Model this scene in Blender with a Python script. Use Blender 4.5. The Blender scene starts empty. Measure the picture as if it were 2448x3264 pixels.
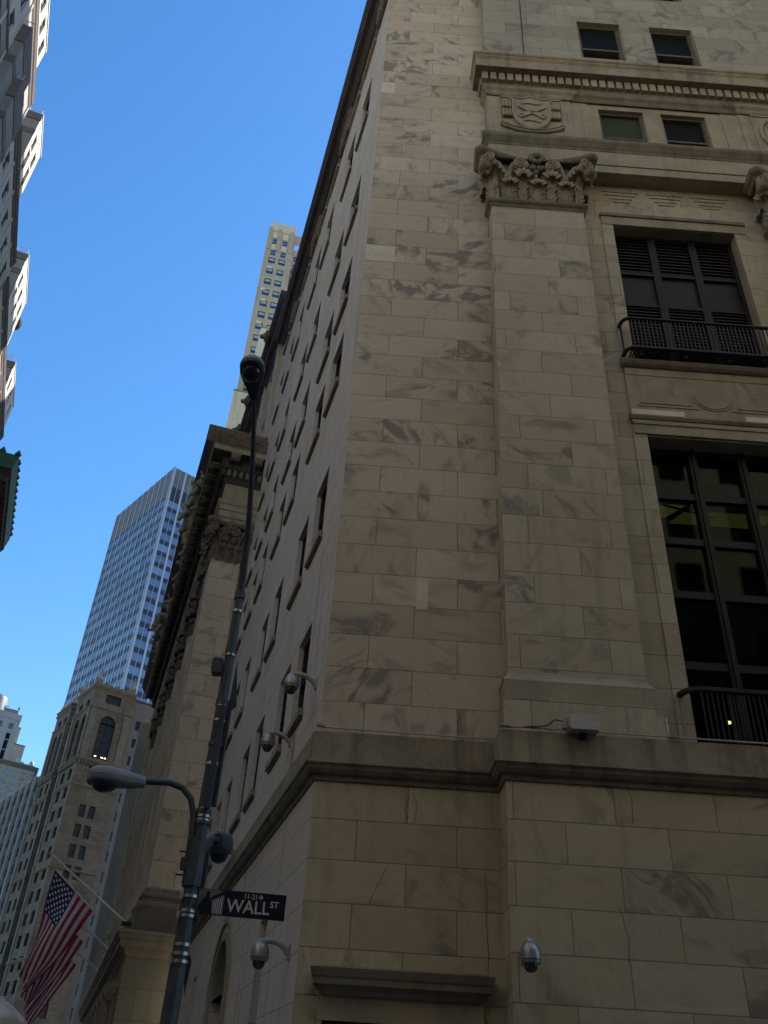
import bpy, bmesh, math, random
from mathutils import Vector, Matrix
R = math.radians
random.seed(7)
S = bpy.context.scene

# ------------------------------------------------------------------ camera
cam_d = bpy.data.cameras.new("camera")
cam = bpy.data.objects.new("camera", cam_d)
S.collection.objects.link(cam)
YAW, PIT, ROLL, FPX = R(0.97), R(35.383), R(3.498), 2779.5
fw = Vector((math.sin(YAW)*math.cos(PIT), math.cos(YAW)*math.cos(PIT), math.sin(PIT)))
rt = Vector((math.cos(YAW), -math.sin(YAW), 0))
up = rt.cross(fw)
rt2 = rt*math.cos(ROLL) + up*math.sin(ROLL)
up2 = -rt*math.sin(ROLL) + up*math.cos(ROLL)
cam.matrix_world = Matrix(((rt2.x, up2.x, -fw.x, 0), (rt2.y, up2.y, -fw.y, 0), (rt2.z, up2.z, -fw.z, 1.6), (0, 0, 0, 1)))
cam_d.sensor_fit = 'VERTICAL'
cam_d.sensor_height = 32.64
cam_d.lens = FPX/100
cam_d.clip_start = 0.1
cam_d.clip_end = 3000
S.camera = cam

# ------------------------------------------------------------------ light
SUN_AZ, SUN_EL = 40.0, 41.5          # azimuth measured from +x towards +y
w = bpy.data.worlds.new("World"); S.world = w; w.use_nodes = True
nt = w.node_tree
bgn = nt.nodes['Background']
sky = nt.nodes.new('ShaderNodeTexSky')
sky.sky_type = 'NISHITA'; sky.sun_disc = False
sky.sun_elevation = R(SUN_EL); sky.sun_rotation = R(90-SUN_AZ)
sky.air_density = 1.0; sky.dust_density = 0.2; sky.ozone_density = 1.6
bgn.inputs['Strength'].default_value = 0.15
hs_ = nt.nodes.new('ShaderNodeHueSaturation'); hs_.inputs['Saturation'].default_value = 1.3
nt.links.new(sky.outputs[0], hs_.inputs['Color']); nt.links.new(hs_.outputs[0], bgn.inputs['Color'])
sun_d = bpy.data.lights.new("sun", 'SUN'); sun_d.energy = 5.0; sun_d.angle = R(0.5); sun_d.color = (1, .93, .82)
sun = bpy.data.objects.new("sun", sun_d); S.collection.objects.link(sun)
sdv = Vector((math.cos(R(SUN_AZ))*math.cos(R(SUN_EL)), math.sin(R(SUN_AZ))*math.cos(R(SUN_EL)), math.sin(R(SUN_EL))))
sun.rotation_euler = sdv.to_track_quat('Z', 'Y').to_euler()
S.view_settings.view_transform = 'Standard'
S.view_settings.look = 'None'
S.view_settings.exposure = 0.9
S.view_settings.gamma = 1.0
S.cycles.max_bounces = 8
S.cycles.diffuse_bounces = 5

# ------------------------------------------------------------------ node helpers / materials
class NT:
    def __init__(s, name):
        s.m = bpy.data.materials.new(name); s.m.use_nodes = True
        s.t = s.m.node_tree; s.b = s.t.nodes['Principled BSDF']
    def n(s, typ, **k):
        nd = s.t.nodes.new(typ)
        for a, v in k.items(): setattr(nd, a, v)
        return nd
    def put(s, sock, v):
        if isinstance(v, bpy.types.NodeSocket): s.t.links.new(v, sock)
        elif isinstance(v, (tuple, list)) and len(v) == 3 and sock.type == 'RGBA': sock.default_value = (*v, 1)
        else: sock.default_value = v
    def math(s, op, a, b=None, c=None):
        nd = s.n('ShaderNodeMath', operation=op)
        for i, v in enumerate((a, b, c)):
            if v is not None: s.put(nd.inputs[i], v)
        return nd.outputs[0]
    def mix(s, f, a, b, blend='MIX'):
        nd = s.n('ShaderNodeMix', data_type='RGBA', blend_type=blend)
        s.put(nd.inputs[0], f); s.put(nd.inputs[6], a); s.put(nd.inputs[7], b)
        return nd.outputs[2]
    def ramp(s, v, lo, hi):
        nd = s.n('ShaderNodeMapRange', interpolation_type='SMOOTHSTEP'); nd.clamp = True
        s.put(nd.inputs[0], v); s.put(nd.inputs[1], lo); s.put(nd.inputs[2], hi)
        return nd.outputs[0]
    def comb(s, x, y, z=0.0):
        nd = s.n('ShaderNodeCombineXYZ')
        for i, v in enumerate((x, y, z)): s.put(nd.inputs[i], v)
        return nd.outputs[0]
    def noise(s, vec, scale, detail=4, rough=.55, dist=0.0):
        nd = s.n('ShaderNodeTexNoise')
        if vec is not None: s.put(nd.inputs['Vector'], vec)
        nd.inputs['Scale'].default_value = scale; nd.inputs['Detail'].default_value = detail
        nd.inputs['Roughness'].default_value = rough; nd.inputs['Distortion'].default_value = dist
        return nd.outputs['Fac']
    def white(s, vec):
        nd = s.n('ShaderNodeTexWhiteNoise', noise_dimensions='3D'); s.put(nd.inputs['Vector'], vec)
        return nd.outputs['Value'], nd.outputs['Color']
    def uv(s):
        nd = s.n('ShaderNodeUVMap'); sp = s.n('ShaderNodeSeparateXYZ'); s.t.links.new(nd.outputs[0], sp.inputs[0])
        return sp.outputs[0], sp.outputs[1], nd.outputs[0]
    def obj(s):
        return s.n('ShaderNodeTexCoord').outputs['Object']
    def bump(s, h, strength=.3, dist=.01):
        nd = s.n('ShaderNodeBump'); nd.inputs['Strength'].default_value = strength; nd.inputs['Distance'].default_value = dist
        s.put(nd.inputs['Height'], h); s.t.links.new(nd.outputs[0], s.b.inputs['Normal'])
    def done(s, col, rough=.8, metal=0.0, spec=.3):
        s.put(s.b.inputs['Base Color'], col); s.put(s.b.inputs['Roughness'], rough)
        s.put(s.b.inputs['Metallic'], metal); s.b.inputs['Specular IOR Level'].default_value = spec
        return s.m

def ashlar(name, c1, c2, h, wd, z0=0.0, u0=0.0, vein=.6, joint=.011, jcol=(.09, .07, .05), stain=.35, light=.02, jit=.0, veincol=(.13, .12, .11)):
    t = NT(name); u, v, uv = t.uv()
    vr = t.math('DIVIDE', t.math('SUBTRACT', v, z0), h)
    row = t.math('FLOOR', vr); fv = t.math('FRACT', vr)
    par = t.math('MULTIPLY', t.math('FRACT', t.math('MULTIPLY', row, .5)), 1.0)
    rh, _ = t.white(t.comb(row, 3.3, 1.7))
    ur = t.math('ADD', t.math('ADD', t.math('DIVIDE', t.math('SUBTRACT', u, u0), wd), par), t.math('MULTIPLY', t.math('SUBTRACT', rh, .5), jit))
    col = t.math('FLOOR', ur); fu = t.math('FRACT', ur)
    cell = t.comb(col, row, 5.1)
    hv, hc = t.white(cell)
    h2, _ = t.white(t.comb(row, col, 9.7)); h3, _ = t.white(t.comb(row, col, 4.1))
    # distance to joint in metres
    du = t.math('MULTIPLY', t.math('MINIMUM', fu, t.math('SUBTRACT', 1.0, fu)), wd)
    dv = t.math('MULTIPLY', t.math('MINIMUM', fv, t.math('SUBTRACT', 1.0, fv)), h)
    d = t.math('MINIMUM', du, dv)
    wob = t.noise(uv, 9, 3)
    jm = t.math('SUBTRACT', 1.0, t.ramp(t.math('ADD', d, t.math('MULTIPLY', t.math('SUBTRACT', wob, .5), .012)), joint*.25, joint*1.1))
    jm = t.math('MULTIPLY', jm, t.math('ADD', .45, t.math('MULTIPLY', t.noise(uv, 1.3, 2), .9)))
    # veins, different in every block
    mp = t.n('ShaderNodeVectorMath', operation='MULTIPLY_ADD')
    t.put(mp.inputs[0], hc); mp.inputs[1].default_value = (40, 40, 40); t.put(mp.inputs[2], uv)
    rot = t.n('ShaderNodeVectorRotate', rotation_type='Z_AXIS'); t.put(rot.inputs['Vector'], mp.outputs[0])
    t.put(rot.inputs['Angle'], t.math('MULTIPLY', t.math('SUBTRACT', h3, .3), 2.6))
    sc = t.n('ShaderNodeVectorMath', operation='MULTIPLY'); t.put(sc.inputs[0], rot.outputs[0]); sc.inputs[1].default_value = (1.0, 3.0, 1)
    s2 = t.n('ShaderNodeVectorMath', operation='MULTIPLY'); t.put(s2.inputs[0], rot.outputs[0]); s2.inputs[1].default_value = (1.0, 1.9, 1)
    smud = t.ramp(t.noise(s2.outputs[0], .85, 5, .62, 1.3), .46, .68)
    patch = t.ramp(t.noise(mp.outputs[0], .7, 2), .40, .60)
    vn = t.ramp(t.noise(sc.outputs[0], 1.1, 5, .6, 1.0), .55, .78)
    amp = t.math('ADD', .48, t.math('MULTIPLY', t.math('MULTIPLY', h2, h2), 2.2))
    vm = t.math('MULTIPLY', t.math('ADD', t.math('MULTIPLY', t.math('MULTIPLY', smud, patch), .85), t.math('MULTIPLY', vn, .35)), t.math('MULTIPLY', amp, vein))
    vm = t.math('MINIMUM', vm, .74)
    fine = t.noise(sc.outputs[0], 3.0, 5, .6, .5)
    big = t.noise(uv, .16, 3)
    base = t.mix(hv, c1, c2)
    base = t.mix(t.math('MULTIPLY', t.ramp(fine, .45, .75), .28), base, tuple(x*.72 for x in c1))
    base = t.mix(vm, base, veincol)
    base = t.mix(t.math('MULTIPLY', t.ramp(hv, 1-light, 1-light+.001), .55), base, tuple(min(.75, x*1.5) for x in c2))
    base = t.mix(t.math('MULTIPLY', t.ramp(big, .4, .7), .22), base, tuple(x*.62 for x in c1))
    sv = t.n('ShaderNodeVectorMath', operation='MULTIPLY'); t.put(sv.inputs[0], uv); sv.inputs[1].default_value = (2.6, .12, 1)
    st = t.noise(sv.outputs[0], 1.0, 5, .6)
    base = t.mix(t.math('MULTIPLY', t.ramp(st, .52, .78), stain), base, tuple(x*.55 for x in c1))
    base = t.mix(t.math('MINIMUM', jm, .72), base, jcol)
    rhgt = t.math('SUBTRACT', t.math('MULTIPLY', t.noise(uv, 14, 5, .65), .35), jm)
    t.bump(rhgt, .5, .008)
    return t.done(base, .82)

def plain(name, col, rough=.8, metal=0.0, var=.25, scale=1.2, bumps=.2, streak=0.0, spec=.3):
    t = NT(name); o = t.obj()
    n1 = t.noise(o, scale, 5, .6); n2 = t.noise(o, scale*9, 4, .6)
    c = t.mix(t.math('MULTIPLY', t.ramp(n1, .35, .7), var*2), col, tuple(x*.55 for x in col))
    c = t.mix(t.math('MULTIPLY', t.ramp(n2, .45, .75), var), c, tuple(min(1, x*1.25) for x in col))
    if streak:
        sv = t.n('ShaderNodeVectorMath', operation='MULTIPLY'); t.put(sv.inputs[0], o); sv.inputs[1].default_value = (3, 3, .15)
        c = t.mix(t.math('MULTIPLY', t.ramp(t.noise(sv.outputs[0], 1.0, 5), .48, .75), streak), c, tuple(x*.35 for x in col))
    if bumps: t.bump(t.math('ADD', n1, t.math('MULTIPLY', n2, .4)), bumps, .02)
    r = t.math('ADD', rough-.08, t.math('MULTIPLY', n2, .16))
    return t.done(c, r, metal, spec)

def brickwall(name, c1, c2, h=.3, wd=.9, jcol=None, amt=.5):
    t = NT(name); u, v, uv = t.uv()
    row = t.math('FLOOR', t.math('DIVIDE', v, h))
    fv = t.math('FRACT', t.math('DIVIDE', v, h))
    n1 = t.noise(uv, .25, 5, .65); n2 = t.noise(uv, 2.2, 4)
    hv, _ = t.white(t.comb(row, t.math('FLOOR', t.math('ADD', t.math('DIVIDE', u, wd), t.math('MULTIPLY', t.math('FRACT', t.math('MULTIPLY', row, .5)), 1.0))), 2.0))
    c = t.mix(t.math('ADD', t.math('MULTIPLY', hv, .4), t.math('MULTIPLY', t.ramp(n1, .3, .7), .6)), c1, c2)
    c = t.mix(t.math('MULTIPLY', t.ramp(n2, .5, .8), .3), c, tuple(x*.6 for x in c1))
    j = t.math('SUBTRACT', 1.0, t.ramp(t.math('MINIMUM', fv, t.math('SUBTRACT', 1.0, fv)), .03, .14))
    c = t.mix(t.math('MULTIPLY', j, amt), c, jcol or tuple(x*.5 for x in c1))
    sv = t.n('ShaderNodeVectorMath', operation='MULTIPLY'); t.put(sv.inputs[0], uv); sv.inputs[1].default_value = (1.6, .06, 1)
    c = t.mix(t.math('MULTIPLY', t.ramp(t.noise(sv.outputs[0], 1.0, 5), .5, .75), .4), c, tuple(x*.45 for x in c1))
    return t.done(c, .85)

def glass(name, col, rough=.06, metal=0.0, spec=.6, var=.3):
    t = NT(name); o = t.n('ShaderNodeObjectInfo')
    n1 = t.noise(t.obj(), .8, 2)
    hv, _ = t.white(t.comb(o.outputs['Random'], 1.0, 2.0))
    c = t.mix(t.math('MULTIPLY', t.math('ADD', n1, hv), var*.5), col, tuple(min(1, x*2.2) for x in col))
    return t.done(c, rough, metal, spec)

STONE_A = (.445, .37, .255); STONE_B = (.525, .45, .335)
M_low = ashlar("base_marble", (.40, .335, .215), (.47, .40, .275), .70, 1.8, 6.14, 1.03, vein=.55, stain=.55)
M_up = ashlar("pier_marble", STONE_A, STONE_B, .735, 1.8, 7.65, 1.03-.9, vein=1.0, stain=.25, light=0)
M_pil = ashlar("pilaster_marble", (.385, .325, .215), (.455, .395, .275), .735, 1.8, 7.65, 5.0, vein=.55, stain=.4, light=.0, jit=.5)
M_att = ashlar("attic_marble", (.295, .27, .195), (.365, .335, .25), .85, 1.7, 31.6, 4.2, vein=.75, stain=.3, light=.0, jit=.4)
M_side = ashlar("side_marble", (.56, .505, .415), (.60, .545, .455), .735, 2.6, 7.65, 0, vein=.15, stain=1.0, joint=.012, jcol=(.16, .13, .10), light=0, veincol=(.32, .28, .22))
M_trim = plain("trim_marble", (.345, .292, .195), .8, var=.3, scale=1.4, bumps=.15, streak=.35)
M_trimd = plain("weathered_shade_trim_marble", (.20, .17, .12), .85, var=.35, scale=2.0, bumps=.25, streak=.6)  # weathered trim; on soffits and moulding undersides it paints in shade
M_corn = plain("rain_stained_marble", (.31, .262, .175), .85, var=.4, scale=1.1, bumps=.2, streak=.75)
M_carve = plain("carved_marble", (.34, .28, .19), .85, var=.35, scale=3.5, bumps=.3)
M_carved = plain("sooty_carved_marble", (.20, .155, .115), .9, var=.5, scale=2.5, bumps=.4)
M_soot_shade = plain("soot_shade_stone", (.07, .06, .056), .9, var=.4, scale=1.5, bumps=.3)  # soot tone, deepened to paint the shade of cornice soffits
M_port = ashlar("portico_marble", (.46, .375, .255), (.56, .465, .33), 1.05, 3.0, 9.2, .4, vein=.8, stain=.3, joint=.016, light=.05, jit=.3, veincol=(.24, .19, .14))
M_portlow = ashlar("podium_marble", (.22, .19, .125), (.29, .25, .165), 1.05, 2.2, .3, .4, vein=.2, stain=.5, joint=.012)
M_col = plain("column_marble", (.50, .41, .28), .85, var=.3, scale=.5, streak=.45)
M_patch = plain("lighter_marble_block", (.62, .55, .42), .8, var=.2, scale=3)
M_new = plain("replaced_pale_marble", (.66, .58, .44), .7, var=.12)
M_grime_shade = plain("grime_shade_stone", (.16, .135, .10), .9, var=.4, scale=1.2, streak=.5)  # grimy cracks and joints, plus strips painting shadow under raised lines
M_frd2 = plain("dark_sash_paint", (.03, .026, .02), .6, var=.3, scale=2)
M_frb = plain("brown_window_frame", (.12, .10, .072), .6, var=.3, scale=2)
M_louv = plain("black_louvre_paint", (.016, .014, .011), .6, var=.3, scale=2)
M_bronze = plain("dark_bronze", (.013, .0115, .009), .55, var=.3, scale=2)
M_iron = plain("black_iron", (.02, .019, .018), .5, var=.3, scale=4)
M_fr = plain("window_frame_paint", (.075, .06, .042), .6, var=.3, scale=2)
M_dkglass = glass("dark_glass", (.008, .010, .009), .12, spec=.12)
M_scrglass = glass("screened_window", (.010, .011, .009), .45, spec=.03)
M_grglass = glass("greenish_blind_glass", (.05, .056, .032), .45, spec=.03)
M_pole = plain("pole_paint", (.075, .088, .094), .5, var=.3, scale=5, bumps=.1)
M_lampgrey = plain("grey_lamp_housing", (.30, .315, .33), .5, var=.15, scale=6, bumps=.05)
M_lampblk = plain("dark_lamp_housing", (.06, .07, .08), .5, var=.2, scale=6, bumps=.05)
M_lens = glass("lamp_lens", (.03, .035, .045), .08, spec=.5)
M_steel = plain("band_steel", (.42, .40, .37), .42, 1.0, var=.15, scale=8, bumps=.05)
M_alu = plain("camera_housing_grey", (.30, .31, .31), .35, .6, var=.12, scale=10, bumps=.05)
M_lightgrey = plain("pale_grey_metal", (.42, .41, .37), .5, .2, var=.2, scale=8, bumps=.05)
M_blk = plain("black_plastic", (.015, .015, .017), .4, var=.1, scale=8, bumps=0)
M_signblk = plain("black_sign_face", (.012, .013, .02), .45, var=.1, scale=8, bumps=0)
M_signwht = plain("pale_sign_lettering", (.62, .63, .62), .5, var=.08, scale=8, bumps=0)
M_signgry = plain("grey_sign_picture", (.16, .17, .18), .5, var=.3, scale=6, bumps=0)
M_asph = plain("asphalt", (.05, .05, .05), .9, var=.3, scale=.8)
M_conc = plain("pavement_concrete", (.30, .29, .27), .9, var=.25, scale=.6)
M_cloth = plain("white_canvas", (.52, .52, .50), .8, var=.1, scale=2)

# ------------------------------------------------------------------ mesh builder
class MB:
    def __init__(s): s.v = []; s.f = []; s.fm = []; s.mats = []
    def mi(s, m):
        if m not in s.mats: s.mats.append(m)
        return s.mats.index(m)
    def add(s, vs, fs, m):
        b = len(s.v); k = s.mi(m)
        s.v += [tuple(p) for p in vs]
        for f in fs: s.f.append(tuple(i+b for i in f)); s.fm.append(k)
    def box(s, x0, y0, z0, x1, y1, z1, m):
        x0, x1 = min(x0, x1), max(x0, x1); y0, y1 = min(y0, y1), max(y0, y1); z0, z1 = min(z0, z1), max(z0, z1)
        s.add([(x0,y0,z0),(x1,y0,z0),(x1,y1,z0),(x0,y1,z0),(x0,y0,z1),(x1,y0,z1),(x1,y1,z1),(x0,y1,z1)],
              [(3,2,1,0),(4,5,6,7),(0,1,5,4),(1,2,6,5),(2,3,7,6),(3,0,4,7)], m)
    def quad(s, a, b, c, d, m): s.add([a, b, c, d], [(0, 1, 2, 3)], m)
    def prism(s, poly, fn, m):
        """poly: 2D outline; fn(p, k) -> 3D for k=0 (front), 1 (back)"""
        n = len(poly)
        vs = [fn(p, 0) for p in poly] + [fn(p, 1) for p in poly]
        s.add(vs, [tuple(range(n)), tuple(range(2*n-1, n-1, -1))] + [(i, i+n, (i+1) % n+n, (i+1) % n) for i in range(n)], m)
    def tube(s, pts, r, m, n=8, cap=True, flat=1.0):
        pts = [Vector(p) for p in pts]; k = len(pts)
        rs = r if isinstance(r, (list, tuple)) else [r]*k
        vs = []; prev = None
        for i, p in enumerate(pts):
            t = (pts[min(i+1, k-1)] - pts[max(i-1, 0)]).normalized()
            if prev is None:
                a = t.orthogonal().normalized()
                if abs(t.z) < .9: a = t.cross(Vector((0, 0, 1))).normalized()
            else: a = (prev - t*prev.dot(t)).normalized()
            prev = a; b = t.cross(a)
            for j in range(n):
                an = 2*math.pi*(j+.5)/n
                vs.append(p + (a*math.cos(an) + b*math.sin(an)*flat)*rs[i])
        fs = [(i*n+j, i*n+(j+1) % n, (i+1)*n+(j+1) % n, (i+1)*n+j) for i in range(k-1) for j in range(n)]
        if cap: fs += [tuple(range(n-1, -1, -1)), tuple((k-1)*n+j for j in range(n))]
        s.add(vs, fs, m)
    def lathe(s, prof, c, m, n=20, M=None):
        vs = []; M = M or Matrix.Identity(4); c = Vector(c)
        for r, z in prof:
            for j in range(n):
                a = 2*math.pi*j/n
                vs.append(M @ Vector((r*math.cos(a), r*math.sin(a), z)) + c)
        k = len(prof)
        fs = [(i*n+j, i*n+(j+1) % n, (i+1)*n+(j+1) % n, (i+1)*n+j) for i in range(k-1) for j in range(n)]
        fs += [tuple(range(n-1, -1, -1)), tuple((k-1)*n+j for j in range(n))]
        s.add(vs, fs, m)
    def ball(s, c, rx, ry, rz, m, n=12, k=8):
        vs = []; c = Vector(c)
        for i in range(k+1):
            th = math.pi*i/k
            for j in range(n):
                a = 2*math.pi*j/n
                vs.append(c + Vector((rx*math.sin(th)*math.cos(a), ry*math.sin(th)*math.sin(a), rz*math.cos(th))))
        s.add(vs, [(i*n+j, (i+1)*n+j, (i+1)*n+(j+1) % n, i*n+(j+1) % n) for i in range(k) for j in range(n)], m)
    def sweep(s, path, prof, m, side=1, closed=False):
        """mitred moulding: path of (x,y), profile of (out, z), out = left of travel * side"""
        P = [Vector((p[0], p[1], 0)) for p in path]; k = len(P); ring = []
        def nrm(a, b):
            d = (b-a).normalized(); return Vector((-d.y, d.x, 0))*side
        for i in range(k):
            if closed: n1 = nrm(P[i-1], P[i]); n2 = nrm(P[i], P[(i+1) % k])
            else:
                n1 = nrm(P[i-1], P[i]) if i else nrm(P[0], P[1])
                n2 = nrm(P[i], P[i+1]) if i < k-1 else n1
            mv = (n1+n2)/(1+n1.dot(n2)) if n1.dot(n2) > -.99 else n1
            ring.append([P[i] + mv*o + Vector((0, 0, z)) for o, z in prof])
        q = len(prof); vs = [p for r in ring for p in r]; fs = []
        for i in range(k if closed else k-1):
            a = i; b = (i+1) % k
            fs += [(a*q+j, b*q+j, b*q+(j+1) % q, a*q+(j+1) % q) for j in range(q-1)]
        if not closed: fs += [tuple(range(q)), tuple((k-1)*q+j for j in range(q-1, -1, -1))]
        s.add(vs, fs, m)
    def facade(s, mp, u0, u1, v0, v1, holes, depth, m, mj=None):
        us = sorted({u0, u1, *[h[0] for h in holes], *[h[1] for h in holes]}); vs_ = sorted({v0, v1, *[h[2] for h in holes], *[h[3] for h in holes]})
        us = [u for u in us if u0 <= u <= u1]; vs_ = [v for v in vs_ if v0 <= v <= v1]
        vid = {}; V = []; F = []
        def g(u, v):
            if (u, v) not in vid: vid[(u, v)] = len(V); V.append(mp(u, v, 0))
            return vid[(u, v)]
        for i in range(len(us)-1):
            for j in range(len(vs_)-1):
                cu, cv = (us[i]+us[i+1])/2, (vs_[j]+vs_[j+1])/2
                if any(h[0] < cu < h[1] and h[2] < cv < h[3] for h in holes): continue
                F.append((g(us[i], vs_[j]), g(us[i+1], vs_[j]), g(us[i+1], vs_[j+1]), g(us[i], vs_[j+1])))
        s.add(V, F, m)
        for a, b, c, d in holes:
            for (p, q) in (((a, c), (b, c)), ((b, c), (b, d)), ((b, d), (a, d)), ((a, d), (a, c))):
                s.quad(mp(*p, 0), mp(*q, 0), mp(*q, depth), mp(*p, depth), mj or m)
    def app(s, o, M):
        b = len(s.v); s.v += [tuple(M @ Vector(p)) for p in o.v]
        ks = [s.mi(m) for m in o.mats]
        s.f += [tuple(i+b for i in f) for f in o.f]; s.fm += [ks[k] for k in o.fm]
    def mesh(s, name, smooth=None):
        me = bpy.data.meshes.new(name); me.from_pydata(s.v, [], s.f)
        for m in s.mats: me.materials.append(m)
        me.polygons.foreach_set('material_index', s.fm)
        if smooth:
            bm = bmesh.new(); bm.from_mesh(me); bmesh.ops.recalc_face_normals(bm, faces=bm.faces); bm.to_mesh(me); bm.free()
        uvl = me.uv_layers.new(name="UVMap"); data = [0.0]*(2*len(me.loops))
        for p in me.polygons:
            n = p.normal
            if abs(n.z) > .8:
                for li in p.loop_indices:
                    c = me.vertices[me.loops[li].vertex_index].co; data[2*li] = c.x; data[2*li+1] = c.y
            else:
                tx, ty = -n.y, n.x; l = math.hypot(tx, ty) or 1; tx /= l; ty /= l
                if abs(tx) > abs(ty):
                    if tx < 0: tx, ty = -tx, -ty
                elif ty < 0: tx, ty = -tx, -ty
                for li in p.loop_indices:
                    c = me.vertices[me.loops[li].vertex_index].co; data[2*li] = c.x*tx+c.y*ty; data[2*li+1] = c.z
        uvl.data.foreach_set('uv', data)
        if smooth:
            me.polygons.foreach_set('use_smooth', [True]*len(me.polygons)); me.set_sharp_from_angle(angle=R(smooth))
        me.update(); return me
    def build(s, name, parent=None, M=None, smooth=None):
        return link(name, s.mesh(name, smooth), parent, M)

def link(name, me, parent=None, M=None):
    o = bpy.data.objects.new(name, me); S.collection.objects.link(o)
    if parent: o.parent = parent
    if M is not None: o.matrix_basis = M
    return o
def thing(name, label, cat, loc=(0, 0, 0), rz=0.0, group=None):
    o = bpy.data.objects.new(name, None); S.collection.objects.link(o)
    o.location = loc; o.rotation_euler = (0, 0, rz); o['label'] = label; o['category'] = cat
    if group: o['group'] = group
    return o
def tag(o, label, cat, group=None):
    o['label'] = label; o['category'] = cat
    if group: o['group'] = group
    return o
def TR(x, y, z, rz=0.0): return Matrix.Translation((x, y, z)) @ Matrix.Rotation(rz, 4, 'Z')
def copies(name, mb, parent, Ms, smooth=None, stuffname=None):
    """first 100 as objects sharing a mesh, the rest as one stuff part"""
    me = mb.mesh(name, smooth); out = []
    for M in Ms[:100]: out.append(link(name, me, parent, M))
    if len(Ms) > 100:
        r = MB()
        for M in Ms[100:]: r.app(mb, M)
        o = r.build(stuffname or name, parent, None, smooth); o['kind'] = 'stuff'
    return out

# ------------------------------------------------------------------ frames of the place
A1 = R(103.9326)                                  # direction of the side street
K = Vector((-0.70, 16.0, 0))                      # the corner of the corner building
A2 = A1 + R(1.5)
PC = Vector((-9.03, 36.08, 0))                    # near cornice corner of the portico
SD = Vector((math.cos(A1), math.sin(A1), 0)); SN = Vector((-math.sin(A1), math.cos(A1), 0))
def BW(t, o, z=0): return K + SD*t + SN*o + Vector((0, 0, z))

# setting
g = MB(); g.quad((-900, -900, 0), (900, -900, 0), (900, 900, 0), (-900, 900, 0), M_asph)
o = g.build("road"); o['kind'] = 'structure'
g = MB()
pb = [(40, 12.3), (-3.6, 12.3)] + [tuple((K + SD*t + SN*4.2)[:2]) for t in (2, 60)] + [tuple((K + SD*60 - SN*2)[:2]), (2, 18), (40, 18)]
g.prism(pb, lambda p, k: (p[0], p[1], .14 if k == 0 else 0.004), M_conc)
o = g.build("pavement"); o['kind'] = 'structure'

# ================================================================== ornament pieces
def leaf(mb, M, wd, h, out, m, n=17, droop=.30):
    """acanthus leaf: ribbed stalk blade that rolls over into a scalloped lip"""
    cp = [(.02, 0, .80), (.06, .18, .80), (.10, .36, .82), (.15, .54, .84), (.22, .70, .90), (.36, .84, .98), (.56, .93, 1.06), (.78, .965, 1.10), (.94, .94, 1.06), (1.02, .87, .94), (1.0, .80, .76), (.92, .76, .52)]
    vs = []
    for i, (oo, zz, ww) in enumerate(cp):
        for j in range(n):
            x = 2*j/(n-1)-1
            lip = max(0, (oo-.30)/.7)
            rib = (.030+.035*lip)*math.cos(x*math.pi*(n-1)/4)*(.4+.6*lip) + (.06 if abs(x) < .10 else 0)*(1-lip)
            edge = -.22*x*x*(.6+.6*lip)
            arch = -.10*h*lip*abs(x)**2.2
            vs.append(M @ Vector((x*wd/2*ww*(1-.05*(j % 2)*(1-lip)), -(oo*out + (edge+rib)*out + .035), zz*h + arch*.7 + .012*h*lip*(1 if j % 4 < 2 else -1))))
    k = len(cp); fs = [(i*n+j, i*n+j+1, (i+1)*n+j+1, (i+1)*n+j) for i in range(k-1) for j in range(n-1)]
    mb.add(vs, fs, m)
    rq = random.Random(int(wd*1000)+int(h*77))
    for sx in (-1, 1):                                          # side fronds
        for q in range(4):
            z = h*(.05+.15*q+.04*rq.random()); e = .30+.16*rq.random()
            mb.tube([M @ Vector((sx*wd*.06, -.05, z)), M @ Vector((sx*wd*.20, -.08-.06*out, z+.13*h)), M @ Vector((sx*wd*e, -.06-.04*out, z+.24*h))], [.022, .032, .010], m, 5)
def volute(mb, M, r, th, m, turns=2.1, flip=1):
    pts = []; rs = []; N = 30
    for i in range(N+1):
        f = i/N; a = flip*(turns*2*math.pi*f) + math.pi/2; rr = r*(1-.86*f)
        pts.append(M @ Vector((rr*math.cos(a), -th*.5*(1+.35*f), rr*math.sin(a)))); rs.append(r*.15*(1-.45*f))
    mb.tube(pts, rs, m, 6)
    pl = [(r*.98*math.cos(a*math.pi/8), r*.98*math.sin(a*math.pi/8)) for a in range(16)]
    mb.prism(pl, lambda p, k: M @ Vector((p[0], -th*.42 if k == 0 else th*.1, p[1])), m)
    mb.ball(M @ Vector((0, -th*.7, 0)), r*.16, r*.16, r*.16, m, 8, 5)
def stem(mb, M, pts, r, m): mb.tube([M @ Vector(p) for p in pts], r, m, 6)

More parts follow.
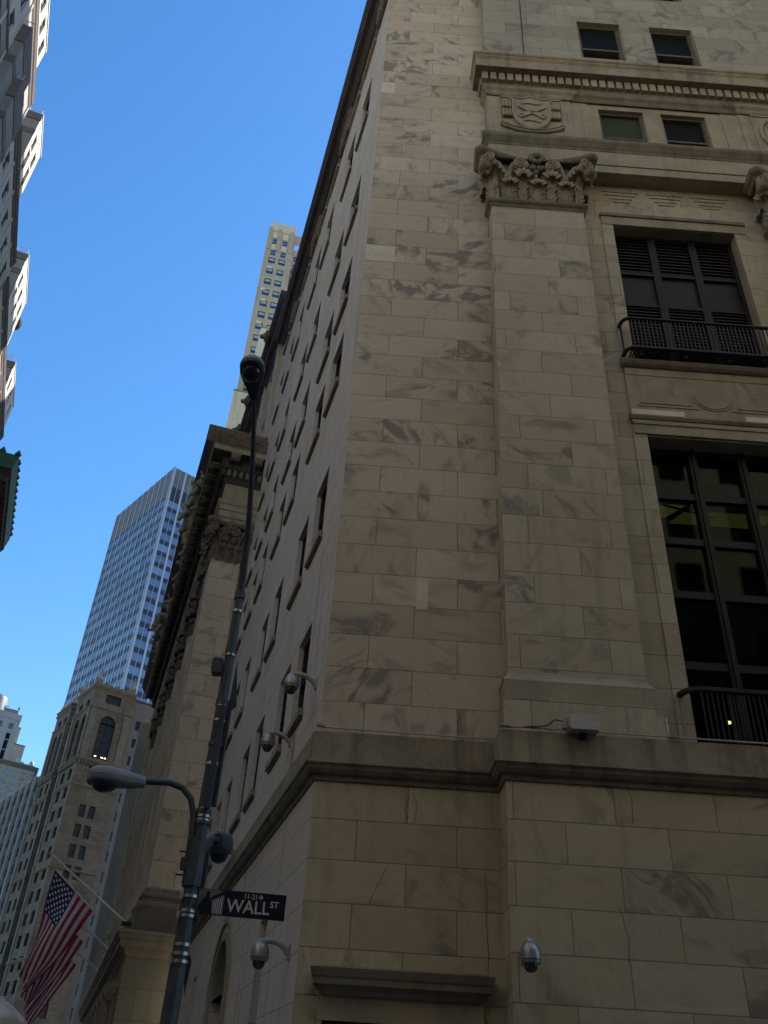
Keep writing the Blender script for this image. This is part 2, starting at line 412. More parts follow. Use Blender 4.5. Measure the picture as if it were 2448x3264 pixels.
def capital_mb(w=2.72, h=1.98, m=M_carve, md=M_trimd):
    """pilaster capital: x centred, front face at y=0 (outwards is -y), z from 0"""
    c = MB(); hw = w/2; I = Matrix.Identity(4)
    # bell
    lv = [(-hw+.06, .06, 0), (-hw+.05, .06, h*.45), (-hw+.0, .0, h*.68), (-hw-.10, -.14, h*.85)]
    for (a, y, z), (a2, y2, z2) in zip(lv, lv[1:]):
        c.add([(a, .5, z), (a, y, z), (-a, y, z), (-a, .5, z), (a2, .5, z2), (a2, y2, z2), (-a2, y2, z2), (-a2, .5, z2)], [(0, 1, 5, 4), (1, 2, 6, 5), (2, 3, 7, 6)], m)
    L = lambda x, z, s=0: Matrix.Translation((x, 0, z)) @ Matrix.Rotation(s, 4, 'Z')
    for x in (-.30*w, .01*w, .32*w): leaf(c, L(x, 0), .20*w, h*.43, .30, m)
    for x in (-.15*w, .165*w): leaf(c, L(x, 0) @ Matrix.Translation((0, .03, 0)), .21*w, h*.66, .38, m)
    for sgn in (-1, 1):
        cm = Matrix.Translation((sgn*hw, 0, 0)) @ Matrix.Rotation(sgn*R(45), 4, 'Z')
        leaf(c, cm @ Matrix.Translation((0, .10, 0)), .20*w, h*.66, .46, m)
        sm = Matrix.Translation((sgn*(hw-.02), .28, 0)) @ Matrix.Rotation(sgn*R(90), 4, 'Z')
        leaf(c, sm, .40, h*.42, .28, m)
    # flat flutes between the leaves
    for i in range(22):
        x = -hw+.09 + i*(w-.18)/21
        c.tube([(x, .05, .02), (x, .045, h*.5)], .026, m, 5)
    # inner helices and stalks
    for sgn in (-1, 1):
        VM = Matrix.Translation((sgn*.175*w, -.30, h*.735))
        volute(c, VM, .235, .16, m, flip=-sgn)
        stem(c, I, [(sgn*.30*w, -.10, h*.42), (sgn*.30*w, -.20, h*.58), (sgn*.265*w, -.30, h*.74), (sgn*.22*w, -.34, h*.80)], [.06, .07, .07, .05], m)
        VM = Matrix.Translation((sgn*.05*w, -.22, h*.74))
        volute(c, VM, .12, .12, m, flip=sgn)
        # corner volutes
        cv = Matrix.Translation((sgn*(hw+.17), -.27, h*.745)) @ Matrix.Rotation(sgn*R(45), 4, 'Z')
        volute(c, Matrix.Translation((sgn*(hw+.11), -.30, h*.755)) @ Matrix.Rotation(sgn*R(22), 4, 'Z'), .235, .3, m, flip=sgn)
        for q in range(4):
            c.ball(cv @ Vector((0, -.02-.02*q, .16-.17*q)), .16+.015*q, .17+.02*q, .10, m, 10, 6)
        stem(c, I, [(sgn*.31*w, -.10, h*.42), (sgn*.35*w, -.17, h*.60), (sgn*.43*w, -.26, h*.76), (sgn*(hw+.08), -.33, h*.84)], [.06, .08, .09, .06], m)
        for q in range(5):
            f = q/4; c.ball((sgn*(.33*w+(.17*w)*f), -.20-.15*f, h*(.52+.27*f)), .05, .05, .08, m, 6, 4)
    c.tube([(0, -.06, h*.38), (0, -.12, h*.66)], [.085, .06], m, 8)
    c.lathe([(.05, 0), (.11, .03), (.13, .07), (.06, .1)], (0, -.14, h*.64), m, 10)
    # abacus with concave front
    N = 18; tip = .42
    def ab(z, e):
        pts = [(-hw-tip-e+.06, .30)]
        pts += [(-hw-tip-e+.0, -.33-e), (-hw-tip-e+.14, -.45-e)]
        for i in range(N+1):
            f = -1+2*i/N; pts.append(((hw+tip-.16)*f, -.10-e-.34*f*f))
        pts += [(hw+tip+e-.14, -.45-e), (hw+tip+e, -.33-e), (hw+tip+e-.06, .30)]
        return [(p[0], p[1], z) for p in pts]
    lev = [(h*.845, -.08), (h*.87, -.05), (h*.90, -.02), (h*.915, .05), (h*.945, .09), (h*.975, .11), (h, .11)]
    rings = [ab(z, e) for z, e in lev]; q = len(rings[0])
    vs = [p for r in rings for p in r]
    fs = [(i*q+j, i*q+j+1, (i+1)*q+j+1, (i+1)*q+j) for i in range(len(rings)-1) for j in range(q-1)] + [tuple(range(q-1, -1, -1)), tuple((len(rings)-1)*q+j for j in range(q))]
    c.add(vs, fs, md)
    # fleuron
    FM = Matrix.Translation((0, -.36, h*.90))
    for i in range(10):
        a = 2*math.pi*i/10
        c.ball(FM @ Vector((.19*math.cos(a), -.02, .19*math.sin(a))), .085, .06, .085, md, 7, 5)
    c.lathe([(.22, .0), (.24, .03), (.2, .08), (.12, .09)], FM @ Vector((0, .06, 0)), md, 14, Matrix.Rotation(R(90), 4, 'X'))
    c.ball(FM @ Vector((0, -.10, 0)), .085, .085, .085, md, 8, 6)
    return c

def sash_mb(w, h, mf, mg, mg2=None, rail=.5, t=.07, dep=.10):
    """sash window, centre bottom at origin, outwards is -y"""
    b = MB(); e = .004
    b.box(-w/2, 0, 0, -w/2+t, dep, h, mf); b.box(w/2-t, 0, 0, w/2, dep, h, mf)
    b.box(-w/2+t, 0, 0, w/2-t, dep, t, mf); b.box(-w/2+t, 0, h-t, w/2-t, dep, h, mf)
    b.box(-w/2+t, .0, h*rail-t*.4, w/2-t, dep*.8, h*rail+t*.4, mf)
    b.box(-w/2+t, dep*.75, t, w/2-t, dep*.85, h*rail-t*.4, mg)
    b.box(-w/2+t, dep*.45, h*rail+t*.4, w/2-t, dep*.55, h-t, mg2 or mg)
    return b

# ================================================================== corner building
CB = thing("stone_corner_building", "tan marble corner office building with giant pilaster, bay windows and dark roof cornice", "building", (0, 0, 0))
PX0, PX1, PER = 2.86, 5.575, 8.41
XE = 24.0
ID = lambda u, v, d: (u, 16+d, v)
def YP(y): return lambda u, v, d: (u, y+d, v)
BM = Matrix.Translation(K) @ Matrix.Rotation(A1, 4, 'Z')          # x = along side street, y = outwards
def BF(o=0): return lambda u, v, d: tuple(BM @ Vector((u, o-d, v)))
TOP = 40.6
# side street openings
cols = [2.05, 4.40, 8.02, 10.43, 14.0, 16.4, 19.0]
WW = 1.42
rows = [(8.98, 11.15), (13.62, 15.75), (18.85, 20.85), (22.35, 24.3), (26.78, 28.75), (32.5, 35.2)]
attic_open = [(1.62, 5.88), (7.68, 11.88), (13.68, 17.82), (18.83, 21.4)]
holes = [(c, c+WW, a, b) for c in cols for a, b in rows] + [(a, b, 37.87, 39.42) for a, b in attic_open]
up_ = MB(); up_.facade(BF(), 0, 21.7, 7.72, TOP, holes, .6, M_side)
up_.build("side_street_wall", CB)
low = MB()
# base: side street with two slit windows and a round headed one
hl = [(3.43, 4.3, 1.0, 5.1), (15.6, 16.6, 1.0, 5.33), (8.55, 11.15, 0.4, 4.2)]
low.facade(BF(), 0, 21.7, 0, 6.84, hl + [(8.55, 11.15, 4.2, 5.5)], .5, M_side)
low.build("side_street_base_wall", CB)
# round head
rh = MB(); N = 24; cx, cz, rr = 9.85, 4.2, 1.3
arc = [(cx-rr*math.cos(math.pi*i/N), cz+rr*math.sin(math.pi*i/N)) for i in range(N+1)]
for i in range(N):
    a, b = arc[i], arc[i+1]
    rh.quad(BF()(a[0], a[1], 0), BF()(b[0], b[1], 0), BF()(b[0], 5.5, 0), BF()(a[0], 5.5, 0), M_side)
    rh.quad(BF()(a[0], a[1], 0), BF()(b[0], b[1], 0), BF()(b[0], b[1], .5), BF()(a[0], a[1], .5), M_trim)
    for r0, r1, oo in ((1.32, 1.44, .05), (1.46, 1.52, .02), (1.72, 1.86, .07)):
        P = lambda r, k, o_: tuple(BM @ Vector((cx-r*math.cos(math.pi*k/N), o_, cz+r*math.sin(math.pi*k/N))))
        rh.quad(P(r0, i, oo), P(r0, i+1, oo), P(r1, i+1, oo), P(r1, i, oo), M_trim)
        rh.quad(P(r1, i, oo), P(r1, i+1, oo), P(r1, i+1, 0), P(r1, i, 0), M_trim)
        rh.quad(P(r0, i, oo), P(r0, i+1, oo), P(r0, i+1, 0), P(r0, i, 0), M_trim)
for sx in (-1, 1):
    for r0, r1, oo in ((1.32, 1.44, .05), (1.72, 1.86, .07)):
        b = MB(); b.box(cx+sx*r0, 0, 0.2, cx+sx*r1, oo, cz, M_trim); rh.app(b, BM)
rh.build("round_window_surround", CB)
aw = MB()
aw.box(-1.3, 0, 0, 1.3, .04, 5.2, M_dkglass)
for x in (-1.28, -.45, .45, 1.28): aw.box(x-.05, -.06, 0, x+.05, 0, 5.2, M_bronze)
for z in (1.2, 2.4, 3.8): aw.box(-1.3, -.06, z-.05, 1.3, -.005, z+.05, M_bronze)
aw.build("window", CB, BM @ TR(9.85, -.55, .4, math.pi))
for c0, c1, z1 in ((3.43, 4.3, 5.1), (15.6, 16.6, 5.33)):
    s_ = sash_mb(c1-c0, z1-1.0, M_bronze, M_dkglass); s_.build("window", CB, BM @ TR((c0+c1)/2, -.38, 1.0, math.pi))
# windows of the side street, sills
sash = {}
proto_sill = MB(); proto_sill.box(-WW/2-.10, -.02, -.17, WW/2+.10, .10, 0, M_trim); proto_sill.box(-WW/2-.07, -.02, -.23, WW/2+.07, .05, -.17, M_trimd)
sill_me = proto_sill.mesh("window_sill")
for a, b in rows:
    sm = sash_mb(WW, b-a, M_frd2, M_scrglass, M_scrglass, .5, .07, .16).mesh("window")
    for c in cols:
        wo = link("window", sm, CB, BM @ TR(c+WW/2, -.13, a, math.pi))
        so = link("window_sill", sill_me, wo, Matrix.Rotation(math.pi, 4, 'Z') @ Matrix.Translation((0, .13, 0)))
# corner pier and returns on the main street
pr = MB()
pr.facade(YP(16.0), -0.70, 2.95, 7.74, TOP, [], 0, M_up)
pr.facade(lambda u, v, d: (2.80, u, v), 15.5, 16.0, 32.0, TOP, [], 0, M_att)
pr.build("corner_pier_wall", CB)
bs = MB()
bs.facade(YP(16.0), -0.70, 2.72, 0, 6.86, [(-.23, 2.3, 0, 3.0)], .35, M_low)
bs.facade(lambda u, v, d: (2.72, u, v), 15.3, 16.0, 0, 6.86, [], 0, M_low)
bs.facade(YP(15.3), 2.72, XE, 0, 6.86, [], 0, M_low)
bs.build("base_wall", CB)
# belt course and ledge along both streets
sidept = tuple((K + SD*21.7)[:2])
pathb = [(XE, 15.3), (2.72, 15.3), (2.72, 16.0), (-.70, 16.0), sidept]
bc = MB()
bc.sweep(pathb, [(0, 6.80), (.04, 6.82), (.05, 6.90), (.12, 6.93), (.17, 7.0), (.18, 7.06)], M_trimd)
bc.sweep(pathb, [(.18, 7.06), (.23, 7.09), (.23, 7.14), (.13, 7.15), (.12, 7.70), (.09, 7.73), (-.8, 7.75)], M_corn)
bc.build("belt_course", CB)
bj = MB()
for x in (1.10, 4.2, 6.9, 9.6, 12.3, 15): bj.box(x-.006, (15.876 if x < 2.7 else 15.176), 7.16, x+.006, 15.9 if x < 2.7 else 15.2, 7.69, M_grime_shade)
bj.build("belt_course_joints", CB)

# bay wall between pilasters
def bay(x0, x1, last=False):
    xm = (x0+x1)/2; wl, wr = xm-1.84, xm+1.84
    b = MB()
    b.facade(YP(16.0), x0-.05, x1+.05, 7.74, 26.1, [(wl, wr, 7.74, 15.79), (wl, wr, 18.36, 24.05)], .5, M_pil, M_trim)
    b.build("bay_wall", CB)
    f = MB()
    # flat frame round both windows
    for a, c in ((wl-.34, wl-.0), (wr, wr+.34)):
        f.box(a, 15.965, 7.76, c, 16.0, 24.5, M_pil)
    f.box(wl-.36, 15.90, 24.43, wr+.36, 16.0, 24.56, M_trimd); f.box(wl-.33, 15.945, 24.06, wr+.33, 15.999, 24.43, M_trim)
    f.box(wl-.30, 15.93, 15.83, wr+.30, 16, 16.12, M_trim); f.box(wl-.32, 15.90, 16.12, wr+.32, 16, 16.16, M_trim)
    f.box(wl-.34, 15.90, 16.16, wr+.34, 15.999, 16.24, M_trim)
    f.sweep([(wr+.40, 15.93), (wl-.40, 15.93)], [(0, 16.24), (.05, 16.26), (.08, 16.34), (.06, 16.40), (0, 16.42)], M_trimd)
    f.sweep([(wr+.42, 15.93), (wl-.42, 15.93)], [(0, 18.04), (.06, 18.06), (.12, 18.12), (.15, 18.2), (.12, 18.28), (.05, 18.33), (-.02, 18.34)], M_trimd)
    f.build("window_surround", CB)
    sp = MB(); yb = 15.985
    sp.box(wl-.33, 15.94, 16.42, wr+.33, 15.995, 18.04, M_trim)
    sp.box(wl-.33, 15.925, 17.80, wr+.33, 15.94, 18.04, M_trim)
    sp.box(wl-.30, 15.932, 16.44, wl+1.02, 15.94, 16.62, M_new); sp.box(wr-1.12, 15.932, 16.44, wr-.45, 15.94, 16.62, M_new); sp.box(wr-.44, 15.932, 16.44, wr+.30, 15.94, 16.62, M_new)
    for a, c, z in ((wl-.05, wl+1.25, 16.84), (wl-.12, wl+1.45, 16.74), (wr-1.25, wr+.05, 16.84), (wr-1.45, wr+.12, 16.74)):
        sp.box(a, 15.925, z, c, 15.94, z+.045, M_trim); sp.box(a, 15.938, z-.018, c, 15.9385, z, M_grime_shade)  # dark strip paints the shadow below each raised bar
    for r_, a0, a1 in ((.48, 180, 360), (.56, 195, 345), (1.0, 150, 185), (1.08, 155, 185), (1.0, -5, 40), (1.08, -5, 35)):
        pts = [(xm+r_*math.cos(R(a0+(a1-a0)*i/16)), 15.94, 17.25+r_*.92*math.sin(R(a0+(a1-a0)*i/16))) for i in range(17)]
        sp.tube(pts, .018, M_trim, 6); sp.tube([(p[0], 15.943, p[2]-.022) for p in pts], .012, M_grime_shade, 5)  # lower dark ring paints the shadow of the raised one
    sp.build("spandrel_panel", CB)
    # stepped relief panels above the window
    rp = MB()
    for i in range(3):
        c0 = x0+.95 + i*(x1-x0-1.5)/3+.45
        for j, (ww, zz) in enumerate(((1.15, 25.75), (.95, 25.58), (.72, 25.40), (.5, 25.24))):
            rp.box(c0-ww/2, 15.982, zz, c0+ww/2, 16.0, zz+.12, M_pil)
            rp.box(c0-ww/2, 15.985, zz-.016, c0+ww/2, 15.999, zz, M_grime_shade)  # painted shadow line under each step
    rp.build("relief_panel", CB)
    # upper louvred window
    u = MB(); H0, H1 = 18.36, 24.05
    for i in range(4):
        x = wl + (wr-wl)*i/3
        u.box(x-.11, 16.32, H0, x+.11, 16.5, H1, M_louv)
    for z in (H0+.05, 21.0, 22.35, H1-.05): u.box(wl, 16.34, z-.06, wr, 16.48, z+.06, M_louv)
    u.box(wl, 16.42, 21.06, wr, 16.44, 22.29, M_bronze)
    for k in range(11):
        u.box(wl, 16.38, 22.48+k*.14, wr, 16.46, 22.52+k*.14, M_bronze)
    for k in range(20):
        u.box(wl, 16.38, 18.5+k*.125, wr, 16.46, 18.54+k*.125, M_bronze)
    u.box(wl, 16.49, H0, wr, 16.5, H1, M_blk)
    u.build("louvre_window", CB)
    # balcony
    bl = MB(); yf = 15.60; xa, xb = xm-2.14, xm+2.14
    def rail(z, off, r_):
        pts = [(xa+off, 15.95, z), (xa+off, yf+.22, z)] + [(xa+off+.22-.22*math.cos(R(a)), yf+.22-.22*math.sin(R(a)), z) for a in (20, 45, 70)] + [(xa+off+.22, yf, z), (xb-off-.22, yf, z)] + [(xb-off-.22+.22*math.cos(R(a)), yf+.22-.22*math.sin(R(a)), z) for a in (70, 45, 20)] + [(xb-off, yf+.22, z), (xb-off, 15.95, z)]
        bl.tube(pts, r_, M_iron, 6, flat=.8); return pts
    rail(19.56, 0, .055); rail(18.46, 0, .06)
    n_ = 36
    for i in range(n_+1):
        x = xa+.22+(xb-xa-.44)*i/n_; bl.box(x-.014, yf-.014, 18.42, x+.014, yf+.014, 19.56, M_iron)
    for q in (0, .06): 
        for xx in (xa, xb): bl.box(xx-.012, yf+.20+q, 18.42, xx+.012, yf+.225+q, 19.56, M_iron)
    for i in range(60):
        x = xa+.15+(xb-xa-.3)*i/59; bl.box(x-.018, yf+.03, 18.40, x+.018, 15.95, 18.44, M_iron)
    for i in range(4):
        x = xa+.4+(xb-xa-.8)*i/3; bl.box(x-.05, yf+.1, 18.30, x+.05, 15.95, 18.39, M_iron)
    bl.build("balcony", CB)
    # tall lower window
    t = MB()
    for i in range(4):
        x = wl + (wr-wl)*i/3
        t.box(x-.10, 16.40, 7.74, x+.10, 16.62, 15.79, M_bronze); t.box(x-.03, 16.36, 7.74, x+.03, 16.40, 15.79, M_bronze)
    for z in (7.9, 9.9, 11.62, 13.05, 14.35, 15.72): t.box(wl, 16.44, z-.09, wr, 16.58, z+.09, M_bronze)
    wn = t.build("tall_window", CB)
    p = MB(); p.box(wl, 16.52, 7.74, wr, 16.53, 15.79, M_pane); p.build("pane", wn)
    ro = MB()
    ro.box(wl-.6, 16.7, 7.70, wr+.6, 16.72, 7.74, M_blk)
    ro.quad((wl-.6, 19.9, 7.7), (wr+.6, 19.9, 7.7), (wr+.6, 19.9, 16.2), (wl-.6, 19.9, 16.2), M_room)
    for xx in (wl-.6, wr+.6): ro.quad((xx, 16.63, 7.7), (xx, 19.9, 7.7), (xx, 19.9, 16.2), (xx, 16.63, 16.2), M_room)
    ro.quad((wl-.6, 16.63, 16.2), (wr+.6, 16.63, 16.2), (wr+.6, 19.9, 16.2), (wl-.6, 19.9, 16.2), M_room)
    # green blinds
    ro.quad((wl, 16.75, 10.3), (wr, 16.75, 10.3), (wr, 16.75, 12.0), (wl, 16.75, 12.0), M_blind)
    ro.build("room", wn)
    li = MB(); li.quad((wl-.55, 18.1, 15.35), (wl+1.6, 18.1, 15.35), (wl+1.6, 19.6, 16.0), (wl-.55, 19.6, 16.0), M_lit)
    li.quad((wl+1.7, 18.3, 15.35), (wr+.5, 18.3, 15.35), (wr+.5, 19.7, 15.9), (wl+1.7, 19.7, 15.9), M_lit2)
    li.build("lit_ceiling", wn)
    hp = MB(); hp.tube([(wl+.75, 17.9, 15.9), (wl+.75, 17.9, 13.6)], .025, M_blk, 6); hp.tube([(wl-.3, 17.9, 14.6), (wl+.6, 17.9, 15.25), (wl+2.2, 17.9, 14.85)], .03, M_blk, 6)
    hp.ball((wl+1.3, 17.3, 9.05), .05, .05, .035, M_bulb, 8, 6)
    hp.build("pendant_lamp", wn)
    b2 = MB(); xa, xb = xm-2.05, xm+2.05; yf = 15.62
    for z, r_ in ((8.98, .07), (7.84, .05)):
        b2.tube([(xa, 15.97, z), (xa, yf+.3, z)] + [(xa+.3-.3*math.cos(R(a)), yf+.3-.3*math.sin(R(a)), z) for a in (25, 50, 70)] + [(xa+.3, yf, z), (xb-.3, yf, z), (xb, yf+.3, z), (xb, 15.97, z)], r_, M_iron, 6)
    for i in range(35):
        x = xa+.3+(xb-xa-.6)*i/34; b2.box(x-.013, yf-.013, 7.84, x+.013, yf+.013, 8.98, M_iron)
    for q in (0, .07, .14): b2.box(xa-.02, yf+.32+q, 7.84, xa+.02, yf+.345+q, 8.98, M_lightgrey if q < .1 else M_iron)
    for i in range(3):
        x = xm-1.2+1.2*i
        b2.box(x-.02, yf-.02, 7.76, x+.02, yf+.02, 9.0, M_iron)
    b2.build("balcony", CB)

tt = NT("bay_window_glass")
tr_ = tt.n('ShaderNodeBsdfTransparent'); tr_.inputs[0].default_value = (.55, .62, .52, 1)
gl_ = tt.n('ShaderNodeBsdfGlossy'); gl_.inputs['Roughness'].default_value = .03; gl_.inputs[0].default_value = (.6, .6, .6, 1)
fr_ = tt.n('ShaderNodeFresnel'); fr_.inputs[0].default_value = 1.22
mx_ = tt.n('ShaderNodeMixShader'); tt.t.links.new(fr_.outputs[0], mx_.inputs[0]); tt.t.links.new(tr_.outputs[0], mx_.inputs[1]); tt.t.links.new(gl_.outputs[0], mx_.inputs[2])
tt.t.links.new(mx_.outputs[0], tt.t.nodes['Material Output'].inputs[0]); M_pane = tt.m
M_room = plain("dark_room_wall", (.02, .022, .016), .9, var=.1, bumps=0)
M_blind = plain("green_blind", (.02, .07, .055), .8, var=.1, bumps=0)
def emit(name, col, k):
    t = NT(name); t.done((.02, .02, .02), .8)
    n1 = t.noise(t.obj(), .9, 3)
    t.put(t.b.inputs['Emission Color'], t.mix(n1, col, tuple(x*.35 for x in col))); t.b.inputs['Emission Strength'].default_value = k; return t.m
M_lit = emit("lit_ceiling_panel", (.24, .23, .06), .20)
M_lit2 = emit("dim_lit_ceiling_panel", (.12, .12, .035), .24)
M_bulb = emit("lamp_bulb", (1, .85, .45), 3.0)

def pilaster(x0, x1):
    p = MB()
    p.box(x0, 15.5, 9.0, x1, 16.02, 24.0, M_pil)
    p.sweep([(x1, 16.0), (x1, 15.5), (x0, 15.5), (x0, 16.0)], [(.0, 9.05), (.015, 8.98), (.05, 8.9), (.10, 8.84), (.12, 8.80), (0, 8.79)], M_trim)
    p.box(x0-.10, 15.385, 8.42, x1+.12, 16.02, 8.80, M_trim); p.box(x0-.13, 15.35, 7.70, x1+.19, 16.02, 8.42, M_pil)
    p.box(x0-.07, 15.41, 8.80, x1+.09, 16.02, 8.815, M_trimd)
    o_ = p.build("pilaster", CB)
    a = MB(); a.sweep([(x1, 16.0), (x1, 15.5), (x0, 15.5), (x0, 16.0)], [(0, 23.86), (.03, 23.9), (.05, 23.96), (.10, 24.0), (.13, 24.05), (.13, 24.12), (.10, 24.15), (0, 24.16)], M_trimd)
    a.build("necking_moulding", o_)
    return o_
cap_me = capital_mb().mesh("capital", 38)
pils = [(PX0+PER*i, PX1+PER*i) for i in range(3)]
for i, (a, b) in enumerate(pils):
    o_ = pilaster(a, b); link("capital", cap_me, o_, TR((a+b)/2, 15.5, 24.1))
for i in range(2): bay(pils[i][1], pils[i+1][0])

# entablature
en = MB(); epath = [(XE, 15.5), (2.83, 15.5), (2.83, 16.05)]
en.box(2.83, 15.5, 26.42, XE, 16.3, 27.10, M_trim); en.box(2.86, 15.53, 26.05, XE, 16.3, 26.42, M_trim); en.box(2.85, 15.51, 26.40, XE, 15.53, 26.44, M_trimd)
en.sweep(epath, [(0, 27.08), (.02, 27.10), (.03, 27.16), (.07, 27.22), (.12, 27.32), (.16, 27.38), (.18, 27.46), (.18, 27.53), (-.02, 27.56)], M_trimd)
en.build("architrave", CB)
fz = MB()
fw_ = []
for i in range(2):
    xm = pils[i][1]/2 + pils[i+1][0]/2
    fw_ += [(xm-1.87, xm-.37), (xm+.22, xm+1.72)]
fz.facade(YP(15.56), 5.8, XE, 27.5, 30.1, [(a, b, 27.60, 29.68) for a, b in fw_], .30, M_trim)
for i, (a, b) in enumerate(pils):
    fz.box(a-.03, 15.5, 27.5, b+.05, 16.1, 30.1, M_trim)
    if b+.5 < XE: fz.box(b+.05, 15.535, 27.5, b+.62, 15.9, 30.1, M_trim)
    if i: fz.box(a-.62, 15.535, 27.5, a-.03, 15.9, 30.1, M_trim)
fz.build("frieze_wall", CB)
fwm = sash_mb(1.5, 2.08, M_frb, M_grglass, M_grglass, .30, .10, .22).mesh("window")
fwm2 = sash_mb(1.5, 2.08, M_frb, M_grglass, M_scrglass, .34, .10, .22).mesh("window")
for i, (a, b) in enumerate(fw_): link("window", fwm if i % 2 == 0 else fwm2, CB, TR((a+b)/2, 15.68, 27.60))
# shield cartouche over the corner pilaster, round medallions over the others
def panel(xc, shield):
    q = MB(); w_, z0, z1 = 1.07, 27.66, 29.90; y = 15.5
    for a in ((xc-w_, z0, xc-w_+.06, z1), (xc+w_-.06, z0, xc+w_, z1), (xc-w_, z1-.07, xc+w_, z1)): q.box(a[0], y-.035, a[1], a[2], y, a[3], M_trim)
    q.box(xc-w_-.06, y-.09, z0-.05, xc+w_+.05, y, z0+.03, M_trimd)
    zc = 28.78
    if shield:
        out = [(-.68, .93), (-.60, .97), (-.35, .90), (0, 1.06), (.35, .90), (.60, .97), (.68, .93), (.60, .78), (.62, .2), (.60, -.10), (.50, -.42), (.34, -.68), (.15, -.84), (0, -.88), (-.15, -.84), (-.34, -.68), (-.50, -.42), (-.60, -.10), (-.62, .2), (-.60, .78)]
        q.prism(out, lambda p, k: (xc+p[0], y-.09 if k == 0 else y, zc+p[1]*1.0), M_trim)
        q.tube([(xc+p[0]*.985, y-.09, zc+p[1]*.985) for p in out+[out[0]]], .045, M_trim, 6)
        for an in (38, -38):                                 # crossed ribbons
            for f0, f1, dy in ((-.52, -.05, .10), (.05, .52, .10), (-.52, .52, .085)):
                pl = [(f0, -.085), (f1, -.085), (f1, .085), (f0, .085)]
                ca, sa = math.cos(R(an)), math.sin(R(an))
                q.prism(pl, lambda p, k: (xc+p[0]*ca-p[1]*sa, y-.09-(.05 if dy == .10 else .03) if k == 0 else y-.08, zc+.12+p[0]*sa+p[1]*ca), M_trim)
        q.ball((xc, y-.15, zc+.12), .08, .05, .08, M_trim, 8, 5)
        for sx in (-1, 1):
            q.tube([(xc+sx*.42, y-.12, zc-.08), (xc+sx*.30, y-.14, zc-.09)], .055, M_trim, 8)
        q.tube([(xc-.3, y-.10, zc-.42), (xc-.1, y-.11, zc-.36), (xc+.1, y-.11, zc-.42), (xc+.28, y-.10, zc-.46)], .03, M_trim, 5)
        q.tube([(xc-.35, y-.10, zc+.58), (xc-.1, y-.11, zc+.64), (xc+.12, y-.11, zc+.58), (xc+.35, y-.10, zc+.62)], .025, M_trim, 5)
        for sx in (-1, 1):                                   # hanging scrolls beside the shield
            for j, zz in enumerate((zc+.84, zc+.32)):
                for kx in (.70, .80, .90):
                    q.tube([(xc+sx*kx, y-.03, zz), (xc+sx*kx, y-.05, zz-.44)], [.05, .06], M_trim, 7)
                    q.ball((xc+sx*kx, y-.07, zz-.44), .065, .06, .05, M_trimd, 7, 5)
            for j in range(7):                               # leafy branch
                f = j/6; px = xc+sx*(.12+.85*f); pz = zc-.92+.10*f+.22*f*f
                for dz, an in ((.11, .5), (-.03, -.4)):
                    q.ball((px, y-.06, pz+dz), .09, .05, .045, M_trim, 7, 5)
        q.tube([(xc-.95, y-.05, zc-.68), (xc-.5, y-.06, zc-.88), (xc, y-.06, zc-.95), (xc+.5, y-.06, zc-.88), (xc+.95, y-.05, zc-.68)], .03, M_trim, 6)
    else:
        pts = [(xc+.86*math.cos(R(a)), y-.05, zc+.02+.95*math.sin(R(a))) for a in range(0, 361, 15)]
        q.tube(pts, .06, M_trim, 6)
        pts = [(xc+.72*math.cos(R(a)), y-.03, zc+.02+.80*math.sin(R(a))) for a in range(0, 361, 15)]
        q.tube(pts, .03, M_trim, 6)
        for a in range(0, 360, 24): q.ball((xc+.5*math.cos(R(a*1.0))*(.6+.4*math.sin(a)), y-.03, zc+.5*math.sin(R(a))), .14, .07, .10, M_trim, 7, 5)
        q.ball((xc, y-.02, zc), .3, .1, .35, M_trim, 10, 6)
    q.build("shield_relief" if shield else "medallion_relief", CB, None, 40)
for i, (a, b) in enumerate(pils): panel((a+b)/2+.06, i == 0)
co = MB()
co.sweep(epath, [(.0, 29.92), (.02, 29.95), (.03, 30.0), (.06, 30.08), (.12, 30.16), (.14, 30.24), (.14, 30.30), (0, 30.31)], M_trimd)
for i, (a, b) in enumerate(pils):   # bed mould breaks forward over each pilaster
    co.sweep([(b+.10, 15.55), (b+.10, 15.46), (a-.03, 15.46), (a-.03, 16.02 if i == 0 else 15.55)], [(.0, 29.90), (.03, 29.95), (.06, 30.06), (.13, 30.16), (.15, 30.26), (0, 30.27)], M_corn)
co.box(2.75, 15.42, 30.28, XE, 16.05, 31.08, M_trimd)
co.sweep(epath, [(0, 31.03), (.28, 31.04), (.40, 31.05)], M_trimd)  # corona soffit in the darker trim, its shade painted in
co.sweep(epath, [(.40, 31.05), (.40, 31.08), (.41, 31.5), (.43, 31.52), (.43, 31.56), (.36, 31.58)], M_corn)
co.sweep(epath, [(.36, 31.56), (.43, 31.62), (.44, 31.70), (.48, 31.74), (.49, 31.82), (.44, 31.85), (0, 32.0)], M_corn)
co.build("cornice", CB)
dn = MB(); x = 2.66
dl = MB()
while x < XE-.2:
    dl.box(x, 15.29, 30.60, x+.20, 15.43, 31.02, M_trim); x += .285
for yy in (15.62, 15.86): dl.box(2.62, yy-.09, 30.60, 2.76, yy+.09, 31.02, M_trim)
dl.build("dentil_course", CB)
